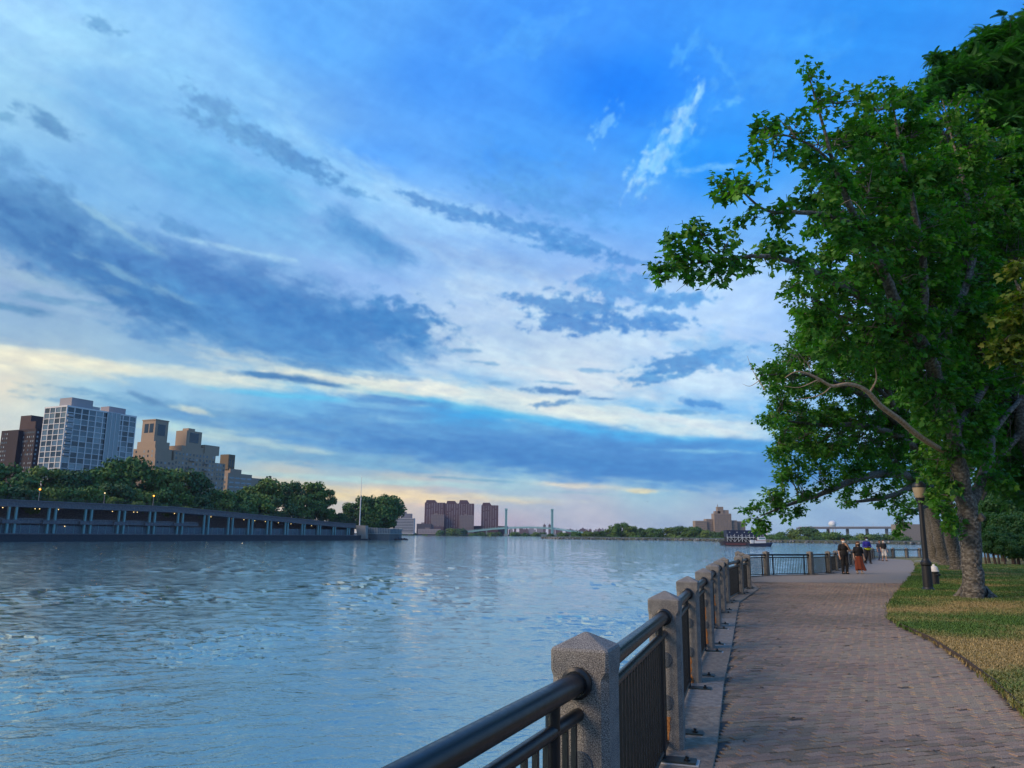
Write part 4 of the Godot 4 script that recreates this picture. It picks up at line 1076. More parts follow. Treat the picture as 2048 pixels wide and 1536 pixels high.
func build_towers(conc: Material, dark: Material) -> void:
	var glass := []
	for c in [[.10, .16, .20], [.17, .25, .30], [.06, .09, .11]]:
		var m := M(c[0], c[1], c[2], .08)
		m.metallic = .55
		glass.append(m)
	var lit := M(.30, .36, .40, .25)
	# pale concrete-framed apartment block
	var o := Vector3(-262.9, 0, -450)
	var b := thing("glass_apartment_block", "tall apartment block with pale concrete grid and large blue glass windows", "building", o)
	var frame := M(.66, .66, .66, .8)
	var z := Vector3.ZERO
	var S := -U         # the south face looks down river
	oblock(b, "core", M(.045, .055, .07, .3), z, 47, 20, 10, 73.0)
	for k in 20:
		var y := 73.2 - k * 3.3
		var bd := MB.new()
		obox(bd, z - U * .4 - N * .4, 47.8, 20.8, y - .36, y + (.6 if k == 0 else 0.0))
		part(b, "floor_band", bd.mesh(), frame)
	for k in 5:
		oblock(b, "pier", frame, z + N * (20.0 * k / 4.0 - .3) - U * .36, .36, .6, 10, 72.7)
	for k in 11:
		if k in [6, 7]: continue
		oblock(b, "pier", frame, z + U * (47.0 * k / 10.0 - .3) - N * .36, .6, .36, 10, 72.7)
	panes(b, glass, z, N, S, 20, 30.1, 73.0, 4, 13, .9, .86, false)
	panes(b, glass, z, U, -N, 47, 30.1, 73.0, 10, 13, .88, .86, false)
	oblock(b, "curtain_wall", glass[1], z + U * 26 - N * .62, 9.5, .2, 20, 73.5)
	for k in 4:
		oblock(b, "mullion", frame, z + U * (26.2 + 3.0 * k) - N * .8, .3, .2, 20, 73.5)
	var pent := oblock(b, "penthouse", M(.30, .29, .30), z + U * 5 + N * 4, 14, 11, 73.8, 79.6)
	oblock(pent, "plant_room", M(.36, .33, .31), z + U * 19 + N * 4, 5, 8, 73.8, 76.2)
	oblock(b, "penthouse", M(.30, .27, .28), z + U * 31 + N * 5, 12, 8, 73.8, 78.2)
	for k in 8:
		oblock(b, "balcony", M(.34, .37, .4, .4), z - U * .9 - N * 1.5 + U * 1.0, 4.2, 1.4, 70.2 - k * 3.3 - 3.0, 70.2 - k * 3.3 - 1.7)
	# dark brick tower at the left edge
	o = Vector3(-309.5, 0, -498)
	b = thing("dark_brick_tower", "dark brown brick tower with rows of small windows at the left edge", "building", o)
	var brick := W(ntex(71, 0.05, 3, [[0.0, [.028, .024, .03]], [1.0, [.055, .042, .045]]]), 6.0)
	oblock(b, "wall", brick, z, 30, 36, 10, 66)
	oblock(b, "corner_wing", brick, z - U * 3 + N * 13, 3, 10, 10, 65)
	oblock(b, "penthouse", M(.07, .045, .045), z + U * 3 + N * 6, 10, 8, 66, 71.5)
	oblock(b, "penthouse", M(.075, .05, .05), z + U * 4 + N * 13, 12, 11, 66, 76)
	panes(b, [lit, glass[1]], z + N * .8, N, S, 12, 22, 65, 6, 15, .34, .42, true, .12)
	panes(b, [lit, glass[1]], z + N * 24, N, S, 11, 22, 65, 5, 15, .34, .42, true, .12)
	panes(b, [lit, glass[1]], z, U, -N, 30, 22, 65, 10, 15, .34, .42, true, .1)
	# beige stepped block with two water-tank towers
	o = Vector3(-244, 0, -528)
	b = thing("stepped_beige_block", "beige masonry apartment block with setbacks and two roof towers", "building", o)
	var beige := W(ntex(72, 0.04, 4, [[0.0, [.28, .21, .15]], [0.6, [.38, .29, .21]], [1.0, [.45, .36, .27]]]), 7.0)
	var wins := [glass[0], glass[2], lit]
	oblock(b, "south_wing", beige, z, 17, 27, 10, 50)
	oblock(b, "setback_wing", beige, z + U * 2 + N * 3, 14, 22, 50, 57.5)
	oblock(b, "upper_setback", beige, z + U * 3 + N * 5, 12, 18, 57.5, 62.5)
	var tw := oblock(b, "roof_tower", beige, z + U * 4 + N * 8, 11, 13, 62.5, 77.5)
	panes(tw, [glass[2]], z + U * 4 + N * 9, N, S, 10, 68, 76, 2, 1, .8, .8, true)
	panes(tw, [glass[2]], z + U * 5 - N * -8, U, -N, 9, 66, 76, 1, 1, .7, .8, true)
	oblock(tw, "parapet", beige, z + U * 3.7 + N * 7.7, 11.6, 13.6, 77.5, 78.3)
	oblock(b, "north_wing", beige, z + U * 17 + N * 2, 38, 20, 10, 57.5)
	oblock(b, "upper_north_wing", beige, z + U * 26 + N * 5, 24, 14, 57.5, 62)
	var tw2 := oblock(b, "roof_tower", beige, z + U * 30 + N * 6, 14, 11, 62, 73.5)
	panes(tw2, [glass[2]], z + U * 31 + N * 6, U, -N, 12, 64, 73, 1, 1, .7, .8, true)
	oblock(tw2, "tank_house", beige, z + U * 33 + N * 8, 6, 6, 73.5, 75.5)
	oblock(b, "north_end", beige, z + U * 55 + N * 4, 12, 16, 10, 52)
	oblock(b, "north_tower", beige, z + U * 46 + N * 4, 14, 15, 57.5, 64.5)
	panes(b, wins, z + N * 1, N, S, 25, 22, 49, 7, 9, .3, .5, true, .15)
	panes(b, wins, z + U * 2 + N * 4, N, S, 20, 50.6, 57, 5, 2, .3, .5, true, .15)
	panes(b, wins, z + U * .5, U, -N, 16, 22, 49, 5, 9, .45, .5, true, .05)
	panes(b, wins, z + U * 17.5 + N * 2, U, -N, 37, 22, 57, 12, 11, .45, .5, true, .05)
	panes(b, wins, z + U * 55 + N * 4, U, -N, 12, 22, 52, 4, 9, .45, .5, true, .05)
	for k in 6:
		oblock(b, "balcony", M(.3, .27, .24), z + U * 30 + N * 0.6, 5, 1.4, 26 + 5 * k, 27.2 + 5 * k)
		oblock(b, "balcony", M(.3, .27, .24), z + U * 44 + N * 0.6, 4, 1.4, 25 + 5 * k, 26.2 + 5 * k)
	# lower beige block
	o = Vector3(-224, 0, -612)
	b = thing("low_beige_block", "lower beige apartment block with brown roof tower and ribbon windows", "building", o)
	var beige2 := W(ntex(73, 0.04, 4, [[0.0, [.26, .20, .15]], [1.0, [.38, .30, .23]]]), 7.0)
	oblock(b, "wall", beige2, z, 26, 17, 10, 47)
	oblock(b, "penthouse", beige2, z + U * 4 + N * 2, 12, 9, 47, 50.5)
	var tw3 := oblock(b, "roof_tower", M(.16, .12, .075), z + U * 3 + N * 4, 7, 9, 50, 62)
	panes(tw3, [glass[2]], z + U * 3.5 + N * 4, U, -N, 6, 51, 59, 2, 1, .5, .7, true)
	oblock(b, "north_wing", beige2, z + U * 26 + N * 4, 34, 14, 10, 45)
	oblock(b, "chimney", dark, z + U * 52 + N * 8, 1.2, 1.2, 45, 48)
	oblock(b, "chimney", dark, z + U * 56 + N * 8, 1.2, 1.2, 45, 48.5)
	panes(b, [lit, glass[1]], z + U * 1, U, -N, 25, 20, 45, 4, 7, .8, .36, true)
	panes(b, wins, z + N * 1, N, S, 15, 20, 45, 4, 7, .35, .5, true, .1)
	panes(b, wins, z + U * 27 + N * 4, U, -N, 32, 20, 41, 8, 6, .4, .45, true, .3)

func build_upriver(greens: Array, dark: Material, teal: Material) -> void:
	var X := Vector3.RIGHT
	var Z := Vector3(0, 0, -1)
	var z := Vector3.ZERO
	var rng := RandomNumberGenerator.new()
	rng.seed = 33
	# shores
	var sh := MB.new()
	sh.rings([[Vector3(-420, WATER_Y - 2, -1780), Vector3(330, WATER_Y - 2, -1850), Vector3(330, WATER_Y - 2, -3600), Vector3(-420, WATER_Y - 2, -3600)], [Vector3(-420, WATER_Y + 3.2, -1782), Vector3(330, WATER_Y + 3.2, -1852), Vector3(330, WATER_Y + 3.2, -3600), Vector3(-420, WATER_Y + 3.2, -3600)]])
	kind(part(self, "far_shore", sh.mesh(), M(.05, .055, .06)), "structure")
	var isl := MB.new()
	var front := [Vector3(36.114, -3.500, -927.917), Vector3(52.386, -3.500, -829.812), Vector3(94.677, -3.500, -829.814), Vector3(137.961, -3.500, -804.795), Vector3(165.258, -3.500, -812.967), Vector3(187.622, -3.500, -738.043), Vector3(207.964, -3.500, -681.527), Vector3(237.226, -3.500, -643.225), Vector3(269.522, -3.500, -623.214), Vector3(304.467, -3.500, -613.670), Vector3(338.356, -3.500, -604.415), Vector3(415.333, -3.500, -604.418)]
	var rocks := MB.new()
	for i in front.size() - 1:
		var a: Vector3 = front[i]
		var b: Vector3 = front[i + 1]
		var r := Vector3(a.x, 0, a.z).normalized()
		var r2 := Vector3(b.x, 0, b.z).normalized()
		var ah := a + Vector3.UP * 2.2 + r * 5
		var bh := b + Vector3.UP * 2.2 + r2 * 5
		isl.quad(a + Vector3.DOWN * 2, b + Vector3.DOWN * 2, bh, ah)
		isl.quad(ah, bh, bh + r2 * 700 + Vector3.UP * 3, ah + r * 700 + Vector3.UP * 3)
		for k in int(a.distance_to(b) * 0.9):
			var q := a.lerp(b, rng.randf()) + r * rng.randf_range(-1, 4)
			rocks.col = Color(1, 1, 1) * rng.randf_range(.05, .24)
			var s := rng.randf_range(.4, 1.3)
			rocks.box(q + Vector3.UP * rng.randf_range(0, 1.8), Vector3(s * 1.4, s, s), Basis.from_euler(Vector3(rng.randf(), rng.randf() * 6, rng.randf())))
	kind(part(self, "island_ground", isl.mesh(), M(.06, .07, .035)), "structure")
	kind(tag(part(self, "shore_rocks", rocks.mesh(), vmat(.9)), "grey boulders heaped along the island shore", "rocks"), "stuff")
	# island trees
	var it := [[52.2, 4.4, -975.0, 9.5], [66.3, 5.8, -972.0, 10.7], [81.1, 6.5, -970.0, 10.7], [95.5, 8.5, -965.0, 10.7], [109.7, 7.4, -960.0, 10.6], [125.1, 15.3, -955.0, 12.4], [136.6, 18.5, -958.0, 13.7], [146.6, 13.7, -952.0, 10.5], [158.4, 12.6, -950.0, 10.5], [168.4, 11.4, -945.0, 9.2], [178.3, 11.5, -940.0, 9.2], [190.4, 12.8, -940.0, 10.4], [201.4, 14.0, -935.0, 10.3], [212.2, 14.7, -930.0, 10.9], [221.7, 12.9, -925.0, 10.2], [229.7, 10.1, -915.0, 10.1], [238.6, 7.8, -905.0, 9.4], [247.7, 8.4, -900.0, 8.8], [256.4, 9.6, -890.0, 8.7], [265.8, 8.5, -880.0, 8.6], [271.8, 7.4, -860.0, 7.3]]
	for i in it.size():
		var a: Array = it[i]
		far_tree("round dark green tree on the island across the water, %s from the left" % ORD[i], "island trees across the water", a[0], a[1], a[2], a[3], -1.5, greens[(i * 3 + 2) % 4], i, "island_tree")
	var low := [[57.9, 0.9, -955.0, 10.5], [78.3, 1.1, -952.0, 12.4], [102.2, 0.7, -948.0, 12.3], [126.5, 2.1, -940.0, 12.2], [148.5, 2.9, -935.0, 12.2], [171.4, 2.6, -930.0, 12.1], [193.1, 3.4, -920.0, 12.0], [214.2, 3.0, -905.0, 11.8], [232.2, 2.6, -890.0, 11.6], [254.7, 4.9, -760.0, 8.4]]
	for i in low.size():
		var a: Array = low[i]
		far_tree("low bushy shrub along the island waterline, %s from the left" % ORD[i], "shrubs along the island waterline", a[0], a[1], a[2], a[3], -1.5, greens[(i * 3 + 1) % 4], i + 3, "shore_shrub")
	var rt := [[257.6, 7.7, -740.0, 9.6], [268.2, 10.6, -735.0, 11.0], [277.7, 12.0, -730.0, 11.9], [284.7, 8.8, -720.0, 9.4], [240.7, 3.0, -700.0, 9.1], [258.7, 4.0, -700.0, 10.0], [271.0, 3.7, -695.0, 9.0], [287.5, 7.4, -700.0, 12.3], [303.0, 6.7, -705.0, 12.4], [316.4, 5.9, -705.0, 12.4], [330.6, 7.4, -710.0, 12.5], [344.1, 6.6, -710.0, 11.5], [345.7, 4.0, -690.0, 8.1], [404.4, 9.1, -720.0, 14.0], [432.2, 11.2, -720.0, 16.4], [460.1, 13.2, -720.0, 16.4]]
	for i in rt.size():
		var a: Array = rt[i]
		far_tree("dense green tree on the wooded shore below the viaduct, %s from the left" % ORD[i], "trees on the wooded shore", a[0], a[1], a[2], a[3], -1.5, greens[(i * 7) % 4], i, "shore_tree")
	var ft := [[-156.4, 12.3, -1800.0, 19.9], [-133.5, 16.0, -1800.0, 19.9], [-114.0, 15.0, -1800.0, 19.9], [-87.1, 6.2, -1795.0, 14.0], [-67.6, 6.4, -1795.0, 14.0], [-47.0, 7.8, -1795.0, 14.0], [-27.6, 7.9, -1795.0, 12.8], [10.2, 8.3, -1795.0, 15.2], [33.2, 8.5, -1795.0, 15.2], [56.1, 7.6, -1795.0, 14.0], [74.6, 9.0, -1800.0, 14.0], [-247.4, 5.8, -1795.0, 14.0], [-224.5, 3.8, -1795.0, 11.7], [-195.8, 1.8, -1795.0, 10.5]]
	for i in ft.size():
		var a: Array = ft[i]
		far_tree("small distant tree at the waterline near the green footbridge, %s" % ORD[i], "distant trees near the footbridge", a[0], a[1], a[2], a[3], -1.0, greens[(i * 3) % 4], i, "distant_tree")
	# brick towers up river
	var brown := M(.095, .055, .066, .9)
	var tan_ := M(.20, .165, .165, .9)
	var pale := M(.30, .27, .28, .9)
	var wl := M(.34, .33, .36, .4)
	var ts := [["left of the three dark towers", Vector3(-204.358, 8.735, -1850.000), 47.0, 78.0], ["middle and widest of the three dark towers", Vector3(-155.956, 9.210, -1850.000), 68.0, 76.5], ["right of the three dark towers", Vector3(-69.766, 10.057, -1850.000), 40.0, 73.0]]
	for q in ts:
		var p: Vector3 = q[1]
		p.y = -1.0
		var w: float = q[2]
		var h: float = q[3]
		var t := thing("brick_tower", "dark red-brown tower with stepped top up river, %s" % q[0], "building", p, "dark towers up river")
		oblock(t, "wall", brown, z, w, 24, 0, h - 4, X, Z)
		var nn := 2 if w > 60 else 1
		for k in nn:
			var cw := w * (.56 if nn == 1 else .36)
			var x0 := w * .04 + k * w * .44
			var c := MB.new()
			c.rings([[Vector3(x0, h - 4, -.5), Vector3(x0 + cw, h - 4, -.5), Vector3(x0 + cw, h - 4, -20), Vector3(x0, h - 4, -20)], [Vector3(x0 + 2, h + 2 + 2 * k, -.5), Vector3(x0 + cw * .8, h + 2 + 2 * k, -.5), Vector3(x0 + cw * .8, h + 2 + 2 * k, -20), Vector3(x0 + 2, h + 2 + 2 * k, -20)]])
			part(t, "crown", c.mesh(), brown)
		panes(t, [wl], X * 3, X, -Z, w - 6, 12, h - 5, int(w / 6), 22, .34, .4, true, .12)
	var fs := [["tan slab in front of the left dark tower", Vector3(-187.479, 8.825, -1835.000), 31.0, 46.0], ["tan slab in front of the middle dark tower", Vector3(-119.560, 9.493, -1835.000), 33.0, 45.0], ["dark low block left of the dark towers", Vector3(-219.664, 8.484, -1830.000), 34.0, 24.0], ["long low red brick block between the dark towers and the footbridge", Vector3(-90.336, 10.030, -1885.000), 84.0, 21.0], ["low pale block at the waterline below the dark towers", Vector3(-213.884, 3.908, -1812.000), 52.0, 12.0], ["small brown block beside the tan slab", Vector3(-178.403, 8.870, -1826.000), 22.0, 18.0]]
	for i in fs.size():
		var p: Vector3 = fs[i][1]
		p.y = -1.0
		var w: float = fs[i][2]
		var h: float = fs[i][3]
		var t := thing("distant_block", fs[i][0], "building", p, "distant blocks below the dark towers")
		oblock(t, "wall", [tan_, tan_, M(.07, .07, .085), M(.13, .07, .07), pale, brown][i], z, w, 12, 0, h, X, Z)
		oblock(t, "roof_house", tan_, X * w * .3 + Z * 3, w * .2, 5, h, h + 3, X, Z)
		panes(t, [M(.09, .09, .11, .3)], X, X, -Z, w - 2, 3, h - 1, int(w / 3.5), maxi(2, int(h / 3.4)), .45, .5, true)
	var sp := Vector3(-256.038, 5.346, -1700.000)
	sp.y = -1.0
	var sb := thing("striped_block", "pale hospital-like block with dark ribbon windows right of the tree clump", "building", sp)
	oblock(sb, "wall", M(.33, .32, .33), z, 46, 20, 0, 34, X, Z)
	oblock(sb, "upper_storeys", M(.17, .17, .2), X * 16 + Z * 4, 24, 12, 34, 44, X, Z)
	oblock(sb, "roof_house", M(.17, .17, .2), X * 22 + Z * 6, 6, 6, 44, 48, X, Z)
	for k in 9:
		oblock(sb, "ribbon_window", M(.07, .085, .11, .2), X * 1 - Z * .2, 44, .3, 4 + k * 3.3, 5.5 + k * 3.3, X, Z)
	# green lift footbridge
	var bp := Vector3(-10.520, 10.464, -1815.000)
	bp.y = WATER_Y
	var br := thing("lift_footbridge", "pale green lift footbridge with two tall slim towers across the river", "bridge", bp)
	var green := M(.24, .44, .44, .6)
	for k in 2:
		var x := 107.0 * k
		var t := MB.new()
		for s in [-1, 1]:
			t.box(Vector3(x + s * 1.9, 31, -4), Vector3(1.6, 62, 2.4)); t.box(Vector3(x + s * 1.9, 31, 4), Vector3(1.6, 62, 2.4))
		for y in range(2, 62, 5):
			t.box(Vector3(x, y, 4), Vector3(3.0, 1.0, .8))
			t.beam(Vector3(x - 1.6, y, 4), Vector3(x + 1.6, y + 5, 4), .7, .7)
		t.box(Vector3(x, 30, 3.4), Vector3(2.6, 60, .4))
		var tw := part(br, "tower", t.mesh(), green)
		bpart(tw, "tower_head", green, Vector3(x, 61.5, 0), Vector3(6.8, 3.4, 12))
		bpart(tw, "pier", M(.25, .3, .3), Vector3(x, 2, 0), Vector3(9.5, 7, 14))
	var gd := MB.new()
	var prof := [[-108, 7], [-60, 12.5], [-30, 16], [0, 18.3], [53, 20.4], [107, 18.6], [124, 16.5], [150, 12.5], [178, 9]]
	for i in prof.size() - 1:
		var a := Vector3(prof[i][0], prof[i][1], 0)
		var b := Vector3(prof[i + 1][0], prof[i + 1][1], 0)
		gd.beam(a, b, 6.5, 3.6)
		gd.beam(a + Vector3(0, 3.2, 3), b + Vector3(0, 3.2, 3), .4, .5)
		for k in 5:
			var q := a.lerp(b, k / 5.0)
			gd.beam(q + Vector3(0, 1, 3), q + Vector3(0, 3.4, 3), .4, .4)
	part(br, "girder", gd.mesh(), green)
	for x in [-78, -45]:
		bpart(br, "approach_pier", M(.2, .24, .25), Vector3(x, 5, 0), Vector3(3, 14, 5))
	# low skyline beyond the footbridge
	for i in 44:
		var px := -60.0 + i * 12.5 + rng.randf_range(-4, 4)
		var t := thing("skyline_block", "tiny distant city block on the skyline behind the footbridge towers", "building", Vector3(px, 0, -2700 - rng.randf() * 200), "tiny blocks on the distant skyline")
		var h := rng.randf_range(14, 24) + (14.0 if i in [14, 15] else 0.0) + (12.0 if i in [36, 37] else 0.0)
		var w := rng.randf_range(8, 20) if not i in [14, 15, 36] else 9.0
		var m := M(.13, .09, .10) if rng.randf() < .6 else M(.28, .27, .30)
		oblock(t, "wall", m, z, w, 10, -2, h, X, Z)
		oblock(t, "roof_house", m, X * w * .3, w * .3, 4, h, h + rng.randf_range(2, 5), X, Z)
	# big stepped hospital
	var hp := Vector3(236.248, 8.817, -1000.000)
	hp.y = 0.0
	var ho := thing("stepped_hospital", "large tan stepped tower block with long wings above the island trees", "building", hp)
	var tanw := M(.26, .215, .18)
	var hw := [M(.10, .10, .11, .3), M(.15, .15, .16, .3)]
	for q in [["west_wing", 0, 15, 20.5, 0], ["inner_wing", 15, 11, 23, 3], ["center_block", 24, 22, 30, -2], ["east_inner_wing", 46, 8, 21.5, 1], ["east_wing", 53, 12.5, 20.5, 5]]:
		var w: float = q[2]
		var o := X * float(q[1]) + Z * float(q[4])
		oblock(ho, q[0], tanw, o, w, 14, -2, q[3], X, Z)
		panes(ho, hw, o + X * .5, X, -Z, w - 1, 2, float(q[3]) - 1, int(w / 1.9), int(float(q[3]) / 2.6), .45, .5, true, .05)
	oblock(ho, "shoulder", tanw, X * 26 + Z * 1, 7, 8, 30, 33, X, Z)
	var ct := oblock(ho, "tower", tanw, X * 29.5 + Z * 1, 7.5, 8, 30, 38.5, X, Z)
	oblock(ct, "mast", tanw, X * 30 + Z * 3, .7, .7, 38.5, 41.5, X, Z)
	oblock(ho, "side_tower", tanw, X * 37.5 + Z * 2, 6.5, 8, 30, 34.5, X, Z)
	# white spire, water tank, viaduct, plain grey building
	var s0 := Vector3(458.591, 11.243, -1400.000)
	var wsp := thing("white_chimney", "thin pale tapering chimney right of the barge", "chimney", Vector3(s0.x, 0, s0.z))
	var cb := MB.new()
	cb.lathe([Vector2(2.0, 0), Vector2(1.6, 12), Vector2(.9, 20), Vector2(0, 20.2)], 8)
	part(wsp, "stack", cb.mesh(), M(.5, .52, .55))
	var wt0 := Vector3(617.722, 24.491, -1500.000)
	var tank := thing("water_tank", "round white water tank above the trees left of the viaduct", "water tank", Vector3(wt0.x, 0, wt0.z))
	var tb := MB.new()
	var yy := wt0.y
	tb.lathe([Vector2(0, yy - 6), Vector2(4, yy - 4), Vector2(6.8, yy + 0), Vector2(7.2, yy + 2.5), Vector2(6.2, yy + 5.5), Vector2(3.8, yy + 7.6), Vector2(0, yy + 8.4)], 18)
	part(tank, "bowl", tb.mesh(), M(.62, .63, .64, .5))
	var tl := MB.new()
	for k in 6:
		var a := TAU * k / 6
		tl.tube([Vector3(cos(a) * 6.5, 0, sin(a) * 6.5), Vector3(cos(a) * 5.6, yy - 2, sin(a) * 5.6)], [.4, .4], 5)
	tl.tube([Vector3(0, 0, 0), Vector3(0, yy - 4, 0)], [1.2, 1.2], 8)
	part(tank, "legs", tl.mesh(), M(.4, .41, .43))
	var v0 := Vector3(505.912, 16.231, -1300.000)
	var via := thing("viaduct", "grey elevated road viaduct on concrete piers above the trees at right", "viaduct", Vector3(v0.x, 0, v0.z))
	var vd := MB.new()
	vd.beam(Vector3(-30, 15.5, 0), Vector3(330, 19.5, 60), 14, 2.6)
	part(via, "deck", vd.mesh(), M(.13, .15, .18))
	var vp := MB.new()
	vp.beam(Vector3(-30, 17.4, 7.2), Vector3(330, 21.4, 67.2), .6, 1.3)
	part(via, "parapet", vp.mesh(), M(.30, .30, .31))
	for k in 9:
		var q := Vector3(20 + k * 30, 0, 3.3 + k * 5.0)
		bpart(via, "pier", M(.25, .22, .19), q + Vector3(0, 8, 0), Vector3(3.2, 17 + k * .3, 5))
		var mp := MB.new()
		mp.tube([q + Vector3(8, 16, 7), q + Vector3(8, 26 + k * .4, 7)], [.2, .12], 5)
		part(via, "lamp_mast", mp.mesh(), M(.3, .3, .32))
	var g0 := Vector3(360.085, -3.081, -720.000)
	var gb := thing("grey_shed", "large windowless grey building on the shore left of the tree trunks", "building", Vector3(g0.x, -1.5, g0.z))
	oblock(gb, "wall", W(ntex(74, 0.03, 4, [[0.0, [.20, .185, .17]], [1.0, [.27, .25, .235]]]), 9.0), z, 40, 20, 0, 15.5, X, Z)
	oblock(gb, "roof_house", M(.24, .22, .21), X * 6 + Z * 5, 6, 6, 15.5, 17.5, X, Z)
	oblock(gb, "chimney", M(.2, .19, .19), X * 3 + Z * 4, 1.2, 1.2, 15.5, 20, X, Z)
	build_boats()

func build_boats() -> void:
	var X := Vector3.RIGHT
	var Z := Vector3(0, 0, -1)
	var p := Vector3(117.871, -3.500, -435.631)
	var hullm := M(.035, .022, .03, .6)
	var red := M(.13, .04, .04, .7)
	var navy := M(.012, .018, .05, .6)
	var white := M(.62, .64, .66, .5)
	var b := thing("deck_barge", "long dark barge carrying a tall navy blue framed load with white trusses", "barge", p)
	var L := 26.5
	var hull := MB.new()
	hull.rings([[Vector3(1.2, -.6, 0), Vector3(L - .8, -.6, 0), Vector3(L - .8, -.6, -8), Vector3(1.2, -.6, -8)], [Vector3(0, 2.1, 0), Vector3(L, 1.6, 0), Vector3(L, 1.6, -8), Vector3(0, 2.1, -8)]])
	part(b, "hull", hull.mesh(), hullm)
	bpart(b, "red_band", red, Vector3(L * .27, .75, .06), Vector3(11, .8, .5))
	bpart(b, "load_upper_panel", navy, Vector3(13.1, 6.4, -4), Vector3(21, 3.9, 6.4))
	bpart(b, "load_core", M(.01, .012, .02), Vector3(13.1, 3.3, -4.6), Vector3(20.6, 2.6, 5))
	for i in 11:
		var x := 2.7 + i * 2.08
		bpart(b, "truss_post", white, Vector3(x, 3.6 + (.55 if i % 2 == 0 else .35), -.62), Vector3(.15 if i != 4 else .24, 4.2 if i % 2 == 0 else 3.6, .2))
		if i < 10:
			var d := MB.new()
			var up := i in [2, 3, 7, 8, 9]
			d.beam(Vector3(x, 2.0 if up else 4.3, -.62), Vector3(x + 2.08, 4.3 if up else 2.0, -.62), .14, .14)
			part(b, "truss_brace", d.mesh(), white)
	bpart(b, "truss_rail", white, Vector3(13.1, 4.45, -.6), Vector3(21.2, .26, .24))
	for k in 7:
		bpart(b, "bracket", white, Vector3(4.2 + 2.05 * k, 7.2 if k % 2 == 0 else 5.3, -.7), Vector3(.5, .3, .3))
	var tp := Vector3(122.431, -3.500, -403.235)
	var t := thing("tugboat", "small dark tugboat with white wheelhouse alongside the barge", "tugboat", tp)
	var th := MB.new()
	th.rings([[Vector3(.8, -.5, .6), Vector3(9.6, -.5, 1.2), Vector3(11, -.5, -.2), Vector3(9.6, -.5, -1.6), Vector3(.8, -.5, -1)], [Vector3(0, 1.4, 1.1), Vector3(10.4, 1.7, 1.7), Vector3(12.6, 2.1, -.2), Vector3(10.4, 1.7, -2.1), Vector3(0, 1.4, -1.5)]])
	part(t, "hull", th.mesh(), navy)
	bpart(t, "deckhouse", white, Vector3(5.8, 2.35, -.2), Vector3(5.6, 1.5, 2.0))
	var wh := bpart(t, "wheelhouse", white, Vector3(6.6, 3.9, -.2), Vector3(3.8, 1.6, 1.9))
	bpart(t, "wheelhouse_window", M(.10, .22, .25, .1), Vector3(6.6, 4.1, .8), Vector3(3.2, .6, .08))
	wh.set_meta("label", "white wheelhouse with a band of windows")
	bpart(t, "stripe", M(.3, .08, .05), Vector3(6.0, 2.9, .86), Vector3(5.2, .25, .06))
	bpart(t, "bow_house", white, Vector3(1.6, 2.3, -.2), Vector3(1.4, 1.9, 1.4))
	bpart(t, "bow_cap", navy, Vector3(1.6, 3.5, -.2), Vector3(1.8, .5, 1.6))
	var ms := MB.new()
	ms.tube([Vector3(7.6, 4.7, -.2), Vector3(7.6, 7.0, -.2)], [.09, .05], 5)
	part(t, "mast", ms.mesh(), white)
	var fu := MB.new()
	fu.lathe([Vector2(.5, 2.6), Vector2(.45, 5.0), Vector2(.3, 5.05), Vector2(0, 4.9)], 10, Vector3(3.6, 0, -.3))
	part(t, "funnel", fu.mesh(), M(.05, .05, .06))
	# a gull over the river
	var g := thing("gull", "tiny dark gull flying over the middle of the river", "bird", Vector3(21.092, 6.552, -120.000))
	var gb := MB.new()
	gb.tube([Vector3(0, 0, .2), Vector3(0, .02, 0), Vector3(0, 0, -.2)], [.01, .06, .015], 6)
	gb.quad(Vector3(0, .03, .05), Vector3(.5, .14, .0), Vector3(.5, .14, -.06), Vector3(0, .03, -.1))
	gb.quad(Vector3(0, .03, -.1), Vector3(-.5, .14, -.06), Vector3(-.5, .14, 0), Vector3(0, .03, .05))
	part(g, "body", gb.mesh(), M(.05, .05, .06))

# ------------------------------------------------------------------ near trees
func leaf(b: MB, p: Vector3, d: Vector3, n: Vector3, s: float) -> void:
	# five-lobed plane leaf: d points to the tip, n is its upper side; slightly cupped
	var x := d.cross(n).normalized()
	var o := [[0.0, 0.0], [-.16, .02], [-.46, .12], [-.34, .30], [-.52, .52], [-.22, .56], [0.0, 1.0], [.22, .56], [.52, .52], [.34, .30], [.46, .12], [.16, .02]]
	var c := p + d * s * .36 - n * s * .05
	var q := []
	for k in o:
		q.append(p + x * s * float(k[0]) + d * s * float(k[1]) + n * s * .10 * absf(float(k[0])) * 2.0 - n * s * .12 * float(k[1]) * float(k[1]))
	for i in q.size():
		b.tri(c, q[i], q[(i + 1) % q.size()])
func rdir(rng: RandomNumberGenerator) -> Vector3:
	return Vector3(rng.randfn(), rng.randfn(), rng.randfn()).normalized()
func spray_mesh(seed_: int, n: int, size: float) -> ArrayMesh:
	var rng := RandomNumberGenerator.new()
	rng.seed = seed_
	var b := MB.new()
	for i in n:
		var t := (i + 0.3) / n
		var side := 1.0 if i % 2 == 0 else -1.0
		var p := Vector3(side * rng.randf_range(.01, .10), rng.randf_range(-.07, .05), .16 - 0.34 * t) + rdir(rng) * .05
		var d := (Vector3(side * rng.randf_range(.3, 1.0), rng.randf_range(-.75, .1), -rng.randf_range(.1, .9))).normalized()
		var nn := (Vector3.UP * 0.55 + rdir(rng) * .85).normalized()
		nn = (nn - d * nn.dot(d)).normalized()
		var k := rng.randf_range(.72, 1.35)
		b.col = Color(k * rng.randf_range(.85, 1.25), k, k * .9)
		leaf(b, p, d, nn, size * rng.randf_range(.7, 1.25))
	b.col = Color(.7, .45, .5)
	b.tube([Vector3(0, .02, .2), Vector3(.02, .0, 0), Vector3(0, -.03, -.2)], [.006, .004, .002], 4, false)
	return b.mesh()
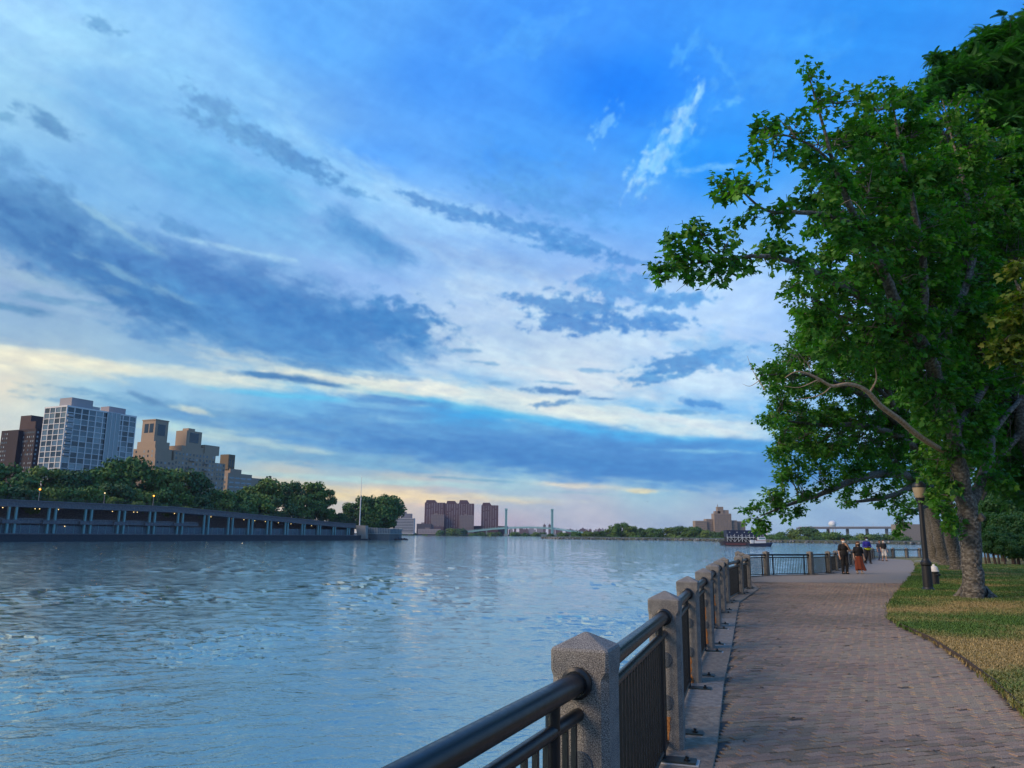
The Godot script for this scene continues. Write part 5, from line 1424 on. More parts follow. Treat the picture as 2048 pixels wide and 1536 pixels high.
func frond_mesh(seed_: int) -> ArrayMesh:
	# feathery compound leaves of the locust: stalks with rows of small leaflets
	var rng := RandomNumberGenerator.new()
	rng.seed = seed_
	var b := MB.new()
	for f in 7:
		var a := rng.randf_range(-1.3, 1.3)
		var base := Vector3(rng.randf_range(-.15, .15), rng.randf_range(-.05, .1), rng.randf_range(-.1, .1))
		var d := Vector3(sin(a * 2.2), rng.randf_range(-.6, .5), -cos(a * 2.2)).normalized()
		var side := d.cross(Vector3.UP).normalized()
		var k := rng.randf_range(.75, 1.3)
		b.col = Color(k, k, k)
		for i in 11:
			var t := i / 11.0
			var p := base + d * .42 * t + Vector3.DOWN * .16 * t * t
			for s in [-1.0, 1.0]:
				var q: Vector3 = p + side * s * .075 * (1.1 - t * .6) + d * .025 + Vector3.DOWN * .02
				b.tri(p, p + d * .045, q)
				b.tri(p, q, q + d * .03 - side * s * .01)
	return b.mesh()

var leaf_mats := {}
func leaf_mat(c: Array) -> StandardMaterial3D:
	var m := M(c[0], c[1], c[2], .62)
	m.vertex_color_use_as_albedo = true
	m.backlight_enabled = true; m.backlight = Color(.8, 1.0, .3)
	return m
func polyline(l: Array) -> Array:
	# smooth a coarse limb and give it small kinks
	var c := Curve3D.new()
	for i in l.size():
		var p := Vector3(l[i][0], l[i][1], l[i][2])
		var a := Vector3(l[maxi(i - 1, 0)][0], l[maxi(i - 1, 0)][1], l[maxi(i - 1, 0)][2])
		var e := Vector3(l[mini(i + 1, l.size() - 1)][0], l[mini(i + 1, l.size() - 1)][1], l[mini(i + 1, l.size() - 1)][2])
		var t := (e - a) / 6.0
		c.add_point(p, -t, t)
	var pts := []
	var rs := []
	for i in l.size() - 1:
		for k in 4:
			pts.append(c.sample(i, k / 4.0)); rs.append(lerpf(l[i][3], l[i + 1][3], k / 4.0))
	pts.append(Vector3(l[-1][0], l[-1][1], l[-1][2])); rs.append(l[-1][3])
	return [pts, rs]
# one tree: limbs (first is the trunk), foliage blobs, density of sprays
func near_tree(called: String, label: String, at: Vector3, limbs: Array, blobs: Array, bark: Material, lm: StandardMaterial3D, sprays: Array, dens: float, seed_: int, tints: Array, singles := 0) -> Node3D:
	var rng := RandomNumberGenerator.new()
	rng.seed = seed_
	var t := thing(called, label, "tree", at)
	var pool := []       # points on limbs that twigs can grow from
	for i in limbs.size():
		var pr := polyline(limbs[i])
		var b := MB.new()
		var pts := []
		for k in pr[0].size():
			var j := rdir(rng) * float(pr[1][k]) * .18 if k > 0 else Vector3.ZERO
			pts.append(pr[0][k] - at + j)
			if pr[1][k] < .22: pool.append(pr[0][k] - at)
		if i == 0:
			# root flare and burls
			pr[1][0] *= 1.0
			for k in range(2, pr[1].size()):
				pr[1][k] *= rng.randf_range(.94, 1.08)
			pts[0] += Vector3.DOWN * .15
		b.tube(pts, pr[1], 14 if i == 0 else 9)
		part(t, "trunk" if i == 0 else "limb", b.mesh(), bark)
	if pool.is_empty(): pool.append(Vector3(limbs[0][-1][0], limbs[0][-1][1], limbs[0][-1][2]) - at)
	var tw := MB.new()
	var inst := []
	var sing := []
	for q in blobs:
		var c := Vector3(q[0], q[1], q[2]) - at
		var r: float = q[3]
		var best: Vector3 = pool[0]
		for p: Vector3 in pool:
			if p.distance_squared_to(c) < best.distance_squared_to(c): best = p
		# twigs fan out from the nearest limb through the blob, sprays hang along them
		var nt := maxi(3, int(r * r * dens * .9))
		for k in nt:
			var e := c + rdir(rng) * r * pow(rng.randf(), .38) * Vector3(.95, .8, .95)
			var s := best.lerp(c, rng.randf_range(.2, .8)) + rdir(rng) * r * .2
			var m := s.lerp(e, .55) + Vector3(0, rng.randf_range(-.05, .18) * r, 0)
			tw.tube([s, m, e], [.014 + .004 * r, .009, .003], 4, false)
			var dd := (e - m).normalized()
			var per := rng.randi_range(3, 5) if q.size() == 4 else 2
			for j in per:
				var f := (j + 1.0) / per
				var p := m.lerp(e, f) + rdir(rng) * .16
				var dir := (dd * .8 + rdir(rng) * .9)
				dir.y *= .5
				dir = dir.normalized()
				var x := dir.cross(Vector3.UP).normalized()
				var bs := Basis(x, x.cross(dir).normalized(), -dir) * Basis(Vector3(0, 0, 1), rng.randf_range(-.5, .5))
				var sc := rng.randf_range(.75, 1.25)
				var ti: Color = tints[rng.randi() % tints.size()]
				inst.append([Transform3D(bs * Basis.from_scale(Vector3(sc, sc, sc)), p), ti * rng.randf_range(.8, 1.2)])
			if singles > 0 and sing.size() < singles and q.size() > 4:
				for j in 3:
					sing.append(e + rdir(rng) * .22)
	kind(part(t, "twigs", tw.mesh(), bark), "stuff")
	for k in sprays.size():
		var mm := MultiMesh.new()
		mm.transform_format = MultiMesh.TRANSFORM_3D
		mm.use_colors = true
		mm.mesh = sprays[k]
		var mine := []
		for i in inst.size():
			if i % sprays.size() == k: mine.append(inst[i])
		mm.instance_count = mine.size()
		for i in mine.size():
			mm.set_instance_transform(i, mine[i][0]); mm.set_instance_color(i, mine[i][1])
		var mi := MultiMeshInstance3D.new()
		mi.name = numbered("crown", t)
		mi.multimesh = mm; mi.material_override = lm
		t.add_child(mi)
		kind(mi, "stuff")
	if singles > 0:
		var b := MB.new()
		leaf(b, Vector3.ZERO, Vector3(0, 0, -1), Vector3.UP, .15)
		var lmesh := b.mesh()
		var lmats := []
		for c in [[.058, .15, .02], [.08, .185, .025], [.042, .118, .02]]:
			lmats.append(leaf_mat(c))
		for i in mini(300, sing.size()):
			part(t, "leaf", lmesh, lmats[i % 3], sing[i], Basis.from_euler(Vector3(rng.randf_range(-.9, .4), rng.randf() * TAU, rng.randf_range(-.5, .5))) * Basis.from_scale(Vector3.ONE * rng.randf_range(.8, 1.2)))
	return t

func build_trees() -> void:
	var bark := W(ntex(81, 0.022, 4, [[0.0, [.03, .027, .023]], [0.42, [.085, .076, .064]], [0.56, [.135, .122, .10]], [0.68, [.185, .172, .145]], [1.0, [.30, .285, .245]]], 512), 1.5, .92, htex(82, 0.06, 4, 5.0), 1.2)
	var bark2 := bark
	var sprays := [spray_mesh(1, 10, .120), spray_mesh(2, 10, .140), spray_mesh(3, 9, .160)]
	var lm := leaf_mat([1, 1, 1])
	var tints := [Color(.070, .245, .034), Color(.095, .295, .040), Color(.052, .195, .032), Color(.15, .34, .046)]
	# the near plane tree
	var base := Vector3(13.153, -0.175, -22.496)
	var limbs := [
		[[12.92, -0.17, -22.10, 0.400], [12.93, 0.04, -22.10, 0.320], [12.93, 0.37, -22.10, 0.275], [12.99, 1.19, -22.10, 0.255], [12.93, 2.01, -22.00, 0.250], [12.80, 2.78, -21.90, 0.240], [12.53, 3.52, -21.60, 0.215], [12.25, 4.32, -21.20, 0.200], [11.88, 5.23, -20.80, 0.180], [11.33, 5.94, -20.20, 0.150]],
		[[11.33, 5.94, -20.20, 0.190], [10.57, 6.55, -19.40, 0.160], [9.62, 7.22, -18.50, 0.140], [8.82, 7.94, -17.60, 0.120], [8.15, 8.58, -17.00, 0.100], [7.69, 9.14, -16.60, 0.075], [7.27, 9.80, -16.20, 0.050], [6.95, 10.93, -16.00, 0.030], [6.73, 11.99, -16.00, 0.012]],
		[[10.57, 6.55, -19.40, 0.120], [9.58, 6.86, -18.60, 0.110], [8.60, 7.06, -17.80, 0.100], [7.07, 7.13, -16.40, 0.080], [5.93, 7.16, -15.40, 0.060], [5.00, 7.08, -14.80, 0.045], [4.17, 6.84, -14.40, 0.030], [3.43, 6.67, -14.20, 0.018], [2.71, 6.39, -14.00, 0.008]],
		[[8.15, 8.58, -17.00, 0.070], [7.14, 8.64, -16.30, 0.060], [6.16, 8.47, -15.80, 0.045], [5.36, 8.34, -15.40, 0.030], [4.76, 8.65, -15.10, 0.020], [4.31, 8.77, -15.00, 0.008]],
		[[4.17, 6.84, -14.40, 0.025], [3.78, 7.07, -14.20, 0.018], [3.55, 7.39, -14.10, 0.012], [3.13, 7.13, -14.00, 0.006]],
		[[11.33, 5.94, -20.20, 0.150], [12.26, 7.51, -20.80, 0.130], [13.24, 8.89, -21.40, 0.110], [13.84, 10.29, -21.80, 0.085], [13.86, 11.99, -22.00, 0.060], [13.62, 13.65, -22.00, 0.035], [13.44, 15.02, -22.00, 0.012]],
		[[10.57, 6.55, -19.40, 0.110], [10.65, 8.05, -19.00, 0.100], [10.34, 9.67, -18.60, 0.075], [9.91, 11.26, -18.20, 0.050], [9.68, 12.69, -18.00, 0.015]],
		[[12.25, 4.32, -21.20, 0.140], [13.98, 5.71, -22.60, 0.110], [15.81, 7.45, -24.00, 0.080], [17.51, 9.45, -25.00, 0.050]],
		[[7.27, 9.80, -16.20, 0.040], [6.63, 10.13, -15.90, 0.030], [5.86, 10.20, -15.60, 0.020], [5.15, 9.90, -15.50, 0.008]],
		[[9.62, 7.22, -18.50, 0.070], [8.00, 6.56, -17.60, 0.050], [6.85, 6.97, -17.00, 0.030], [6.22, 7.26, -16.80, 0.010]],
		[[12.98, 2.43, -22.00, 0.160], [13.86, 3.61, -22.40, 0.130], [14.57, 4.72, -23.00, 0.100], [16.10, 5.83, -24.00, 0.060]]]
	var blobs := [[6.75, 11.83, -16.00, 0.37], [6.96, 11.11, -16.00, 0.57], [7.73, 11.55, -16.40, 0.60], [8.64, 11.86, -17.00, 0.65], [9.75, 12.34, -18.00, 0.74], [6.27, 10.41, -15.80, 0.60], [5.59, 10.29, -15.60, 0.49], [5.87, 9.75, -15.70, 0.56], [5.36, 9.78, -15.50, 0.32], [6.97, 10.17, -16.20, 0.66], [7.95, 10.63, -16.80, 0.69], [9.03, 11.01, -17.50, 0.76], [10.76, 12.13, -19.00, 0.91], [13.62, 14.50, -22.00, 1.05], [14.28, 13.33, -22.00, 1.20], [12.53, 12.14, -21.00, 1.09], [10.15, 10.49, -18.60, 0.91], [8.69, 9.95, -17.50, 0.76], [7.52, 9.48, -16.80, 0.64], [6.69, 9.31, -16.20, 0.49], [6.16, 8.47, -15.80, 0.47], [5.50, 8.33, -15.50, 0.40], [4.76, 8.71, -15.10, 0.35], [4.44, 8.80, -15.00, 0.16], [4.53, 8.47, -15.00, 0.16], [4.97, 8.02, -15.20, 0.35], [7.05, 8.44, -16.40, 0.56], [8.01, 8.70, -17.00, 0.65], [9.46, 9.22, -18.20, 0.82], [11.08, 9.78, -19.50, 0.96], [13.49, 11.25, -21.80, 1.13], [14.95, 11.53, -22.40, 1.22], [8.68, 8.01, -17.80, 0.68], [9.81, 8.04, -18.60, 0.84], [11.72, 8.54, -20.40, 1.00], [13.44, 8.96, -21.60, 1.03], [7.68, 7.34, -17.00, 0.53], [6.78, 7.29, -16.20, 0.49], [5.97, 7.26, -15.50, 0.40], [5.60, 7.52, -15.30, 0.35], [15.34, 8.33, -23.60, 1.29], [13.13, 7.44, -21.60, 1.03], [11.33, 7.05, -20.20, 0.96], [9.89, 6.71, -19.00, 0.78], [8.66, 6.68, -18.00, 0.59], [7.84, 6.65, -17.50, 0.48], [6.95, 6.85, -17.00, 0.44], [6.43, 7.02, -16.80, 0.34], [7.12, 6.44, -17.20, 0.33], [11.56, 5.74, -20.60, 0.93], [13.22, 6.04, -22.00, 0.99], [14.74, 6.26, -23.00, 1.04], [10.80, 5.66, -20.20, 0.74], [12.11, 4.61, -21.30, 0.73], [13.09, 4.54, -21.80, 0.74], [11.90, 3.66, -21.60, 0.53], [12.18, 3.11, -21.70, 0.50], [11.78, 2.41, -21.60, 0.44], [12.24, 1.73, -21.80, 0.33], [6.84, 6.37, -17.40, 0.43], [7.90, 6.17, -18.00, 0.54], [8.89, 6.08, -18.60, 0.63], [9.82, 5.92, -19.00, 0.70], [7.69, 6.02, -18.40, 0.45], [8.54, 6.81, -17.20, 0.47], [10.00, 7.06, -18.40, 0.63], [10.98, 6.24, -19.20, 0.65], [11.76, 5.26, -20.20, 0.61], [11.24, 4.71, -20.20, 0.61], [12.21, 3.88, -21.00, 0.52], [13.20, 3.95, -21.60, 0.59], [13.71, 3.14, -22.00, 0.51], [13.32, 5.09, -21.60, 0.65], [12.42, 9.56, -20.00, 0.82], [13.00, 7.75, -20.60, 0.79], [14.44, 9.11, -22.00, 0.90], [10.39, 8.64, -18.40, 0.70], [8.57, 8.33, -17.00, 0.58], [7.67, 7.92, -16.60, 0.50]]
	var tips := [[2.80, 6.41, -14.00, 0.10], [3.04, 6.53, -14.00, 0.14], [3.33, 6.70, -14.10, 0.19], [3.65, 6.84, -14.20, 0.21], [3.54, 6.43, -14.20, 0.15], [3.99, 6.84, -14.40, 0.24], [4.06, 6.51, -14.40, 0.15], [4.37, 6.77, -14.50, 0.20], [4.80, 7.04, -14.80, 0.24], [5.17, 7.07, -15.00, 0.25], [3.09, 7.04, -14.00, 0.11], [3.48, 7.33, -14.10, 0.13], [3.76, 7.27, -14.20, 0.14], [4.19, 7.23, -14.40, 0.14]]
	for q in tips:
		q.append(1)
		blobs.append(q)
	# the leaves that show largest are single ones
	for k in [0, 1, 2, 3, 5, 6, 7, 8, 20, 21, 22, 23, 24, 25]: blobs[k].append(1)
	# the crown has depth: more foliage behind the front layer
	var deep := []
	for q in blobs:
		if q[0] > 6.2 and q.size() == 4 or q[0] > 7.6:
			var away := Vector3(q[0], 0, q[2]).normalized() * 2.6
			deep.append([q[0] + away.x, q[1] + .25, q[2] + away.z, q[3] * 1.25])
			if q[0] > 10.5: deep.append([q[0] + away.x * 2.0, q[1] + .5, q[2] + away.z * 2.0, q[3] * 1.35])
	blobs += deep
	var t1 := near_tree("plane_tree", "large plane tree with mottled trunk on the lawn beside the lamp post", base, limbs, blobs, bark, lm, sprays, 20.0, 7, tints, 300)
	# burls, knots and the torn stub on the trunk
	var kn := MB.new()
	for q in [[Vector3(12.628, 2.513, -21.650), .10], [Vector3(13.116, 2.080, -21.750), .11], [Vector3(12.422, 1.703, -21.750), .07], [Vector3(12.842, 0.785, -21.800), .05], [Vector3(12.608, 0.410, -21.750), .05]]:
		var p: Vector3 = q[0] - base
		var r: float = q[1]
		kn.tube([p + Vector3(0, -r, .02), p + Vector3(0, -.2 * r, .04), p + Vector3(0, r, 0)], [r * .3, r, r * .35], 8)
	part(t1, "burl", kn.mesh(), bark)
	var roots := MB.new()
	for a in [0.3, 1.2, 2.2, 3.3, 4.2, 5.2]:
		var d := Vector3(cos(a), 0, sin(a))
		roots.tube([d * .24 + Vector3.UP * .32, d * .38 + Vector3.UP * .12, d * .66 + Vector3.DOWN * .05], [.10, .11, .05], 7)
	part(t1, "roots", roots.mesh(), bark)
	# barkless dead branch
	var dm := W(ntex(85, 0.04, 4, [[0.0, [.16, .09, .05]], [0.4, [.36, .23, .14]], [0.6, [.48, .34, .22]], [1.0, [.58, .46, .34]]]), .9, .8)
	var dead := MB.new()
	var dl := polyline([[12.13, 3.85, -21.40, 0.075], [11.28, 3.99, -20.60, 0.075], [10.56, 4.20, -20.00, 0.075], [9.89, 4.45, -19.40, 0.072], [9.15, 4.70, -18.80, 0.065], [8.69, 4.95, -18.40, 0.056], [8.36, 5.07, -18.20, 0.050], [7.97, 5.09, -18.00, 0.044], [7.54, 5.00, -17.80, 0.038], [7.17, 5.12, -17.60, 0.030], [6.79, 5.22, -17.40, 0.022], [6.50, 5.22, -17.30, 0.014], [6.23, 5.06, -17.20, 0.008]])
	var dp := []
	for p: Vector3 in dl[0]: dp.append(p - base)
	dead.tube(dp, dl[1], 9)
	for l in [[[8.69, 4.95, -18.40, 0.030], [8.84, 5.26, -18.30, 0.020], [8.79, 5.54, -18.20, 0.008]], [[7.17, 5.12, -17.60, 0.018], [6.63, 4.88, -17.40, 0.010], [6.25, 4.89, -17.30, 0.004]], [[7.54, 5.00, -17.80, 0.020], [7.16, 4.74, -17.60, 0.012], [6.54, 4.60, -17.50, 0.005]]]:
		var pl := polyline(l)
		var pp := []
		for p: Vector3 in pl[0]: pp.append(p - base)
		dead.tube(pp, pl[1], 6)
	part(t1, "dead_branch", dead.mesh(), dm).set_meta("label", "bare tan branch without bark reaching left over the path")
	var bare := MB.new()
	for l in [[[7.62, 8.89, -16.60, 0.020], [7.18, 8.66, -16.40, 0.014], [7.57, 8.96, -16.20, 0.008], [7.88, 8.60, -16.20, 0.004]], [[5.69, 4.73, -17.00, 0.012], [5.40, 5.17, -16.90, 0.007], [5.27, 5.47, -16.80, 0.003]], [[5.59, 4.96, -17.00, 0.010], [5.36, 4.82, -17.00, 0.006], [5.19, 4.87, -17.00, 0.002]], [[3.47, 6.35, -14.20, 0.008], [3.28, 6.23, -14.20, 0.005], [3.14, 6.11, -14.20, 0.002]], [[3.93, 6.44, -14.30, 0.008], [3.81, 6.27, -14.30, 0.004], [3.73, 6.16, -14.30, 0.002]]]:
		var pl := polyline(l)
		var pp := []
		for p: Vector3 in pl[0]: pp.append(p - base)
		bare.tube(pp, pl[1], 5)
	kind(part(t1, "bare_twigs", bare.mesh(), dm), "stuff")
	# second plane tree: carries the lower canopy over the path
	base = Vector3(25.546, -0.352, -45.131)
	limbs = [
		[[25.46, -0.43, -45.00, 0.520], [25.45, 0.01, -45.00, 0.380], [25.28, 0.85, -44.80, 0.340], [24.74, 2.24, -44.00, 0.330], [24.04, 3.58, -43.00, 0.320], [22.84, 4.84, -41.50, 0.300], [21.54, 5.75, -40.00, 0.270], [19.59, 6.77, -38.00, 0.240], [17.97, 7.93, -36.00, 0.180], [17.16, 9.64, -35.00, 0.100]],
		[[23.03, 3.93, -42.00, 0.240], [21.16, 4.45, -40.00, 0.220], [18.40, 4.50, -37.00, 0.190], [15.36, 4.07, -34.00, 0.150], [12.96, 3.31, -32.00, 0.100], [11.33, 2.84, -31.00, 0.070], [9.59, 2.27, -30.00, 0.020]],
		[[21.54, 5.75, -40.00, 0.200], [18.56, 6.39, -37.00, 0.160], [15.54, 6.42, -34.00, 0.120], [12.94, 6.12, -32.00, 0.080], [10.75, 6.09, -30.50, 0.020]],
		[[19.59, 6.77, -38.00, 0.200], [16.07, 7.56, -34.00, 0.150], [14.12, 7.94, -32.50, 0.100], [12.06, 8.04, -31.00, 0.060], [10.07, 7.82, -30.00, 0.020]],
		[[21.16, 4.45, -40.00, 0.180], [19.07, 3.68, -38.00, 0.130], [16.64, 3.21, -36.00, 0.090], [15.05, 3.04, -35.00, 0.030]],
		[[17.97, 7.93, -36.00, 0.120], [15.29, 9.16, -34.00, 0.080], [13.58, 9.83, -33.00, 0.040], [12.54, 10.25, -32.50, 0.020]],
		[[24.04, 3.58, -43.00, 0.200], [22.10, 3.22, -41.00, 0.120], [20.50, 2.78, -40.00, 0.060], [19.18, 2.13, -39.00, 0.020]]]
	blobs = [[12.76, 10.19, -32.50, 0.89], [14.03, 9.83, -33.00, 1.13], [15.80, 9.86, -34.00, 1.30], [17.65, 9.88, -35.00, 1.43], [12.07, 9.08, -32.00, 0.87], [10.56, 8.23, -30.50, 0.71], [9.87, 7.77, -30.00, 0.49], [11.42, 7.72, -31.00, 0.93], [13.08, 8.26, -32.00, 1.09], [14.79, 8.26, -33.00, 1.22], [17.06, 8.45, -35.00, 1.43], [19.44, 8.11, -37.00, 1.51], [10.79, 6.90, -30.50, 0.75], [10.41, 6.11, -30.40, 0.62], [11.94, 6.45, -31.50, 0.99], [13.60, 6.62, -32.50, 1.15], [15.57, 6.87, -34.00, 1.25], [18.36, 6.87, -37.00, 1.41], [20.85, 6.66, -39.00, 1.38], [11.12, 5.52, -30.80, 0.76], [10.71, 4.79, -30.60, 0.67], [12.07, 5.21, -31.50, 0.95], [13.93, 5.40, -33.00, 1.13], [16.13, 5.42, -35.00, 1.19], [18.48, 5.42, -37.00, 1.26], [11.42, 4.34, -31.00, 0.85], [12.82, 4.23, -32.00, 0.96], [14.93, 4.31, -34.00, 1.07], [17.20, 4.37, -36.00, 1.13], [20.15, 4.62, -39.00, 1.06], [10.62, 3.79, -30.50, 0.62], [10.12, 3.19, -30.30, 0.66], [9.42, 2.73, -30.00, 0.53], [9.43, 2.20, -30.00, 0.45], [9.66, 1.78, -30.00, 0.27], [10.59, 2.72, -30.60, 0.71], [11.63, 3.25, -31.20, 0.72], [11.31, 2.45, -31.00, 0.38], [12.75, 3.31, -32.00, 0.70], [14.65, 3.43, -34.00, 0.74], [16.67, 3.55, -36.00, 0.79], [18.80, 3.44, -38.00, 0.78], [15.27, 3.04, -35.00, 0.38], [17.57, 3.14, -37.00, 0.45], [19.46, 2.50, -39.00, 0.64], [19.21, 1.83, -39.00, 0.43], [20.53, 3.16, -40.00, 0.76], [21.89, 3.74, -41.00, 0.78]]
	deep = []
	for q in blobs:
		var away := Vector3(q[0], 0, q[2]).normalized() * 3.5
		if q[1] > 4.5: deep.append([q[0] + away.x, q[1] + .3, q[2] + away.z, q[3] * 1.1])
	blobs += deep
	near_tree("plane_tree", "plane tree behind the lamp post whose long low limbs arch over the path", base, limbs, blobs, bark2, lm, sprays, 18.0, 17, tints)
	# the row behind
	var more := [
		[Vector3(30.350, -0.430, -55.099), [[29.73, -0.49, -54.00, 0.520], [29.72, 0.04, -54.00, 0.400], [29.30, 1.38, -53.50, 0.370], [28.82, 2.72, -53.00, 0.350], [27.93, 4.34, -52.00, 0.300], [26.74, 6.25, -51.00, 0.250]], [[28.39, 5.41, -53.00, 1.45], [30.11, 6.90, -54.00, 1.84], [30.99, 5.16, -54.00, 1.33], [32.45, 7.01, -55.00, 1.88], [29.54, 8.30, -54.00, 1.84], [31.63, 9.53, -55.00, 1.88]], "leaning plane tree in the row behind the lamp post, second beyond the near trunk"],
		[Vector3(37.199, -0.537, -68.895), [[36.71, -0.60, -68.00, 0.520], [36.69, 0.08, -68.00, 0.380], [36.09, 2.19, -67.00, 0.360], [35.41, 4.26, -66.00, 0.360], [34.60, 6.30, -65.00, 0.200]], [[34.77, 4.68, -66.00, 1.08], [35.35, 6.37, -66.00, 1.62], [37.19, 6.46, -67.00, 1.65], [36.04, 4.69, -66.00, 1.08]], "slim plane tree in the row behind the lamp post, third beyond the near trunk"],
		[Vector3(42.737, -0.624, -80.049), [[42.71, -0.67, -80.00, 0.500], [42.70, 0.32, -80.00, 0.380], [42.14, 2.81, -79.00, 0.360], [41.49, 5.26, -78.00, 0.340], [40.99, 7.18, -77.00, 0.200]], [[40.79, 4.75, -78.00, 1.06], [41.68, 6.26, -78.00, 1.60], [43.21, 6.07, -79.00, 1.40]], "farthest plane tree in the row behind the lamp post"]]
	for i in more.size():
		near_tree("plane_tree", more[i][3], more[i][0], [more[i][1]], more[i][2], bark2, lm, sprays, 7.0, 40 + i, tints)
	# locust at the right edge, high above the others
	base = Vector3(17.086, -0.193, -24.681)
	var fronds := [frond_mesh(5), frond_mesh(6)]
	near_tree("locust_tree", "tall feathery locust tree at the upper right edge", base,
		[[[18.00, -0.28, -26.00, 0.400], [18.12, 1.97, -26.00, 0.300], [17.76, 3.79, -26.00, 0.260], [17.41, 5.15, -26.00, 0.220], [17.48, 7.95, -26.00, 0.180], [17.72, 11.62, -26.00, 0.140], [17.98, 15.49, -26.00, 0.080], [18.01, 19.15, -26.00, 0.030]], [[17.41, 5.15, -26.00, 0.140], [16.34, 3.95, -26.00, 0.080], [15.79, 2.77, -26.00, 0.040]], [[17.72, 11.62, -26.00, 0.080], [17.06, 15.48, -26.00, 0.050], [16.24, 18.30, -26.00, 0.020]], [[17.98, 15.49, -26.00, 0.060], [19.23, 18.33, -26.00, 0.030], [19.81, 20.01, -26.00, 0.020]]],
		[[19.27, 20.85, -26.00, 0.53], [18.48, 19.69, -25.00, 0.85], [17.97, 19.84, -25.50, 0.80], [17.28, 19.52, -25.50, 0.70], [18.36, 18.68, -25.00, 1.02], [17.64, 18.07, -25.00, 1.02], [16.74, 18.06, -25.00, 0.96], [18.15, 16.89, -25.00, 1.02], [17.28, 16.49, -25.00, 1.02], [17.82, 14.95, -25.00, 1.02], [17.70, 13.07, -25.00, 1.02], [19.08, 20.21, -26.00, 0.89], [18.27, 19.78, -26.00, 0.82], [17.50, 19.56, -26.00, 0.71], [16.71, 19.24, -26.00, 0.64], [16.02, 18.92, -26.00, 0.50], [15.61, 19.08, -26.00, 0.28], [15.66, 18.05, -25.00, 0.68], [16.27, 17.86, -25.00, 0.68], [15.08, 17.65, -25.00, 0.61], [14.08, 16.43, -24.00, 0.65], [19.09, 18.74, -26.00, 1.06], [17.92, 18.32, -26.00, 1.06], [16.78, 18.10, -26.00, 0.99], [15.83, 17.88, -26.00, 0.71], [18.85, 16.70, -26.00, 1.24], [17.72, 16.48, -26.00, 1.17], [18.44, 14.70, -26.00, 1.24], [18.21, 12.76, -26.00, 1.06], [17.85, 12.00, -27.00, 1.11], [18.73, 11.62, -27.00, 1.11], [16.84, 7.82, -27.00, 0.92], [18.02, 7.09, -27.00, 1.11], [17.16, 5.82, -27.00, 0.92], [17.99, 5.29, -27.00, 0.92], [17.16, 4.22, -27.00, 0.81], [17.89, 3.53, -27.00, 0.74], [17.96, 9.70, -27.00, 1.11], [18.00, 8.63, -28.00, 1.15], [19.03, 8.64, -28.00, 1.15], [18.04, 5.17, -29.00, 0.99], [19.23, 4.81, -29.00, 1.19], [18.59, 3.74, -30.00, 0.90], [19.50, 3.17, -30.00, 0.94], [17.31, 6.53, -28.00, 0.88]], bark2, leaf_mat([1, 1, 1]), fronds, 20.0, 61, [Color(.070, .245, .060), Color(.095, .290, .065), Color(.055, .20, .055)])
	near_tree("young_elm", "yellow-green leafy branch tree at the right edge of the picture", Vector3(10.774, -0.114, -14.621),
		[[[12.53, -0.38, -17.00, 0.200], [12.46, 2.35, -17.00, 0.150], [12.25, 5.03, -17.00, 0.100], [11.85, 6.43, -17.00, 0.050], [11.62, 7.38, -17.00, 0.020]], [[12.25, 5.03, -17.00, 0.060], [11.74, 5.49, -17.00, 0.030], [11.21, 5.83, -17.00, 0.010]]],
		[[11.76, 7.63, -17.00, 0.35], [11.78, 7.14, -17.00, 0.44], [11.45, 6.90, -17.00, 0.39], [11.28, 6.42, -17.00, 0.39], [11.62, 6.43, -17.00, 0.51], [11.23, 5.95, -17.00, 0.42], [11.55, 5.84, -17.00, 0.46], [11.08, 5.66, -17.00, 0.23], [11.57, 5.37, -17.00, 0.35]], bark2, leaf_mat([1, 1, 1]), sprays, 22.0, 71, [Color(.15, .22, .028), Color(.20, .24, .03), Color(.10, .18, .026)])
	# dark background trees behind the lawn
	var dk := leaf_mat([.055, .16, .05])
	crowns.append(crown_mesh(300, 34, 300, 0.04, .86))
	crowns.append(crown_mesh(301, 34, 300, 0.04, .86))
	var bt := [[45.1, 5.7, -72.0, 2.6], [51.3, 7.0, -78.0, 2.8], [40.1, 3.9, -66.0, 1.3], [39.6, 3.7, -62.0, 1.8], [42.0, 3.0, -64.0, 1.5], [37.2, 2.6, -60.0, 1.0], [60.8, 6.0, -90.0, 3.8], [67.8, 9.7, -110.0, 3.2], [70.6, 7.3, -120.0, 2.7], [77.7, 12.0, -120.0, 4.7], [35.7, 2.2, -58.0, 1.2], [38.7, 2.1, -60.0, 1.4], [41.3, 2.4, -62.0, 1.2], [38.6, 2.0, -64.0, 0.9], [35.8, 1.7, -57.0, 0.9], [50.6, 6.8, -70.0, 3.4], [48.7, 5.0, -62.0, 3.0], [62.7, 7.7, -74.0, 4.1], [60.4, 5.8, -66.0, 3.6], [72.9, 12.4, -95.0, 6.2]]
	for i in bt.size():
		var a: Array = bt[i]
		var hgt: float = a[1]
		far_tree("dark leafy tree beyond the lawn at the right edge, %s nearest" % ORD[i], "dark trees beyond the lawn", a[0], hgt, a[2], a[3], gy(a[2]), dk, 5 + i % 2, "lawn_tree")

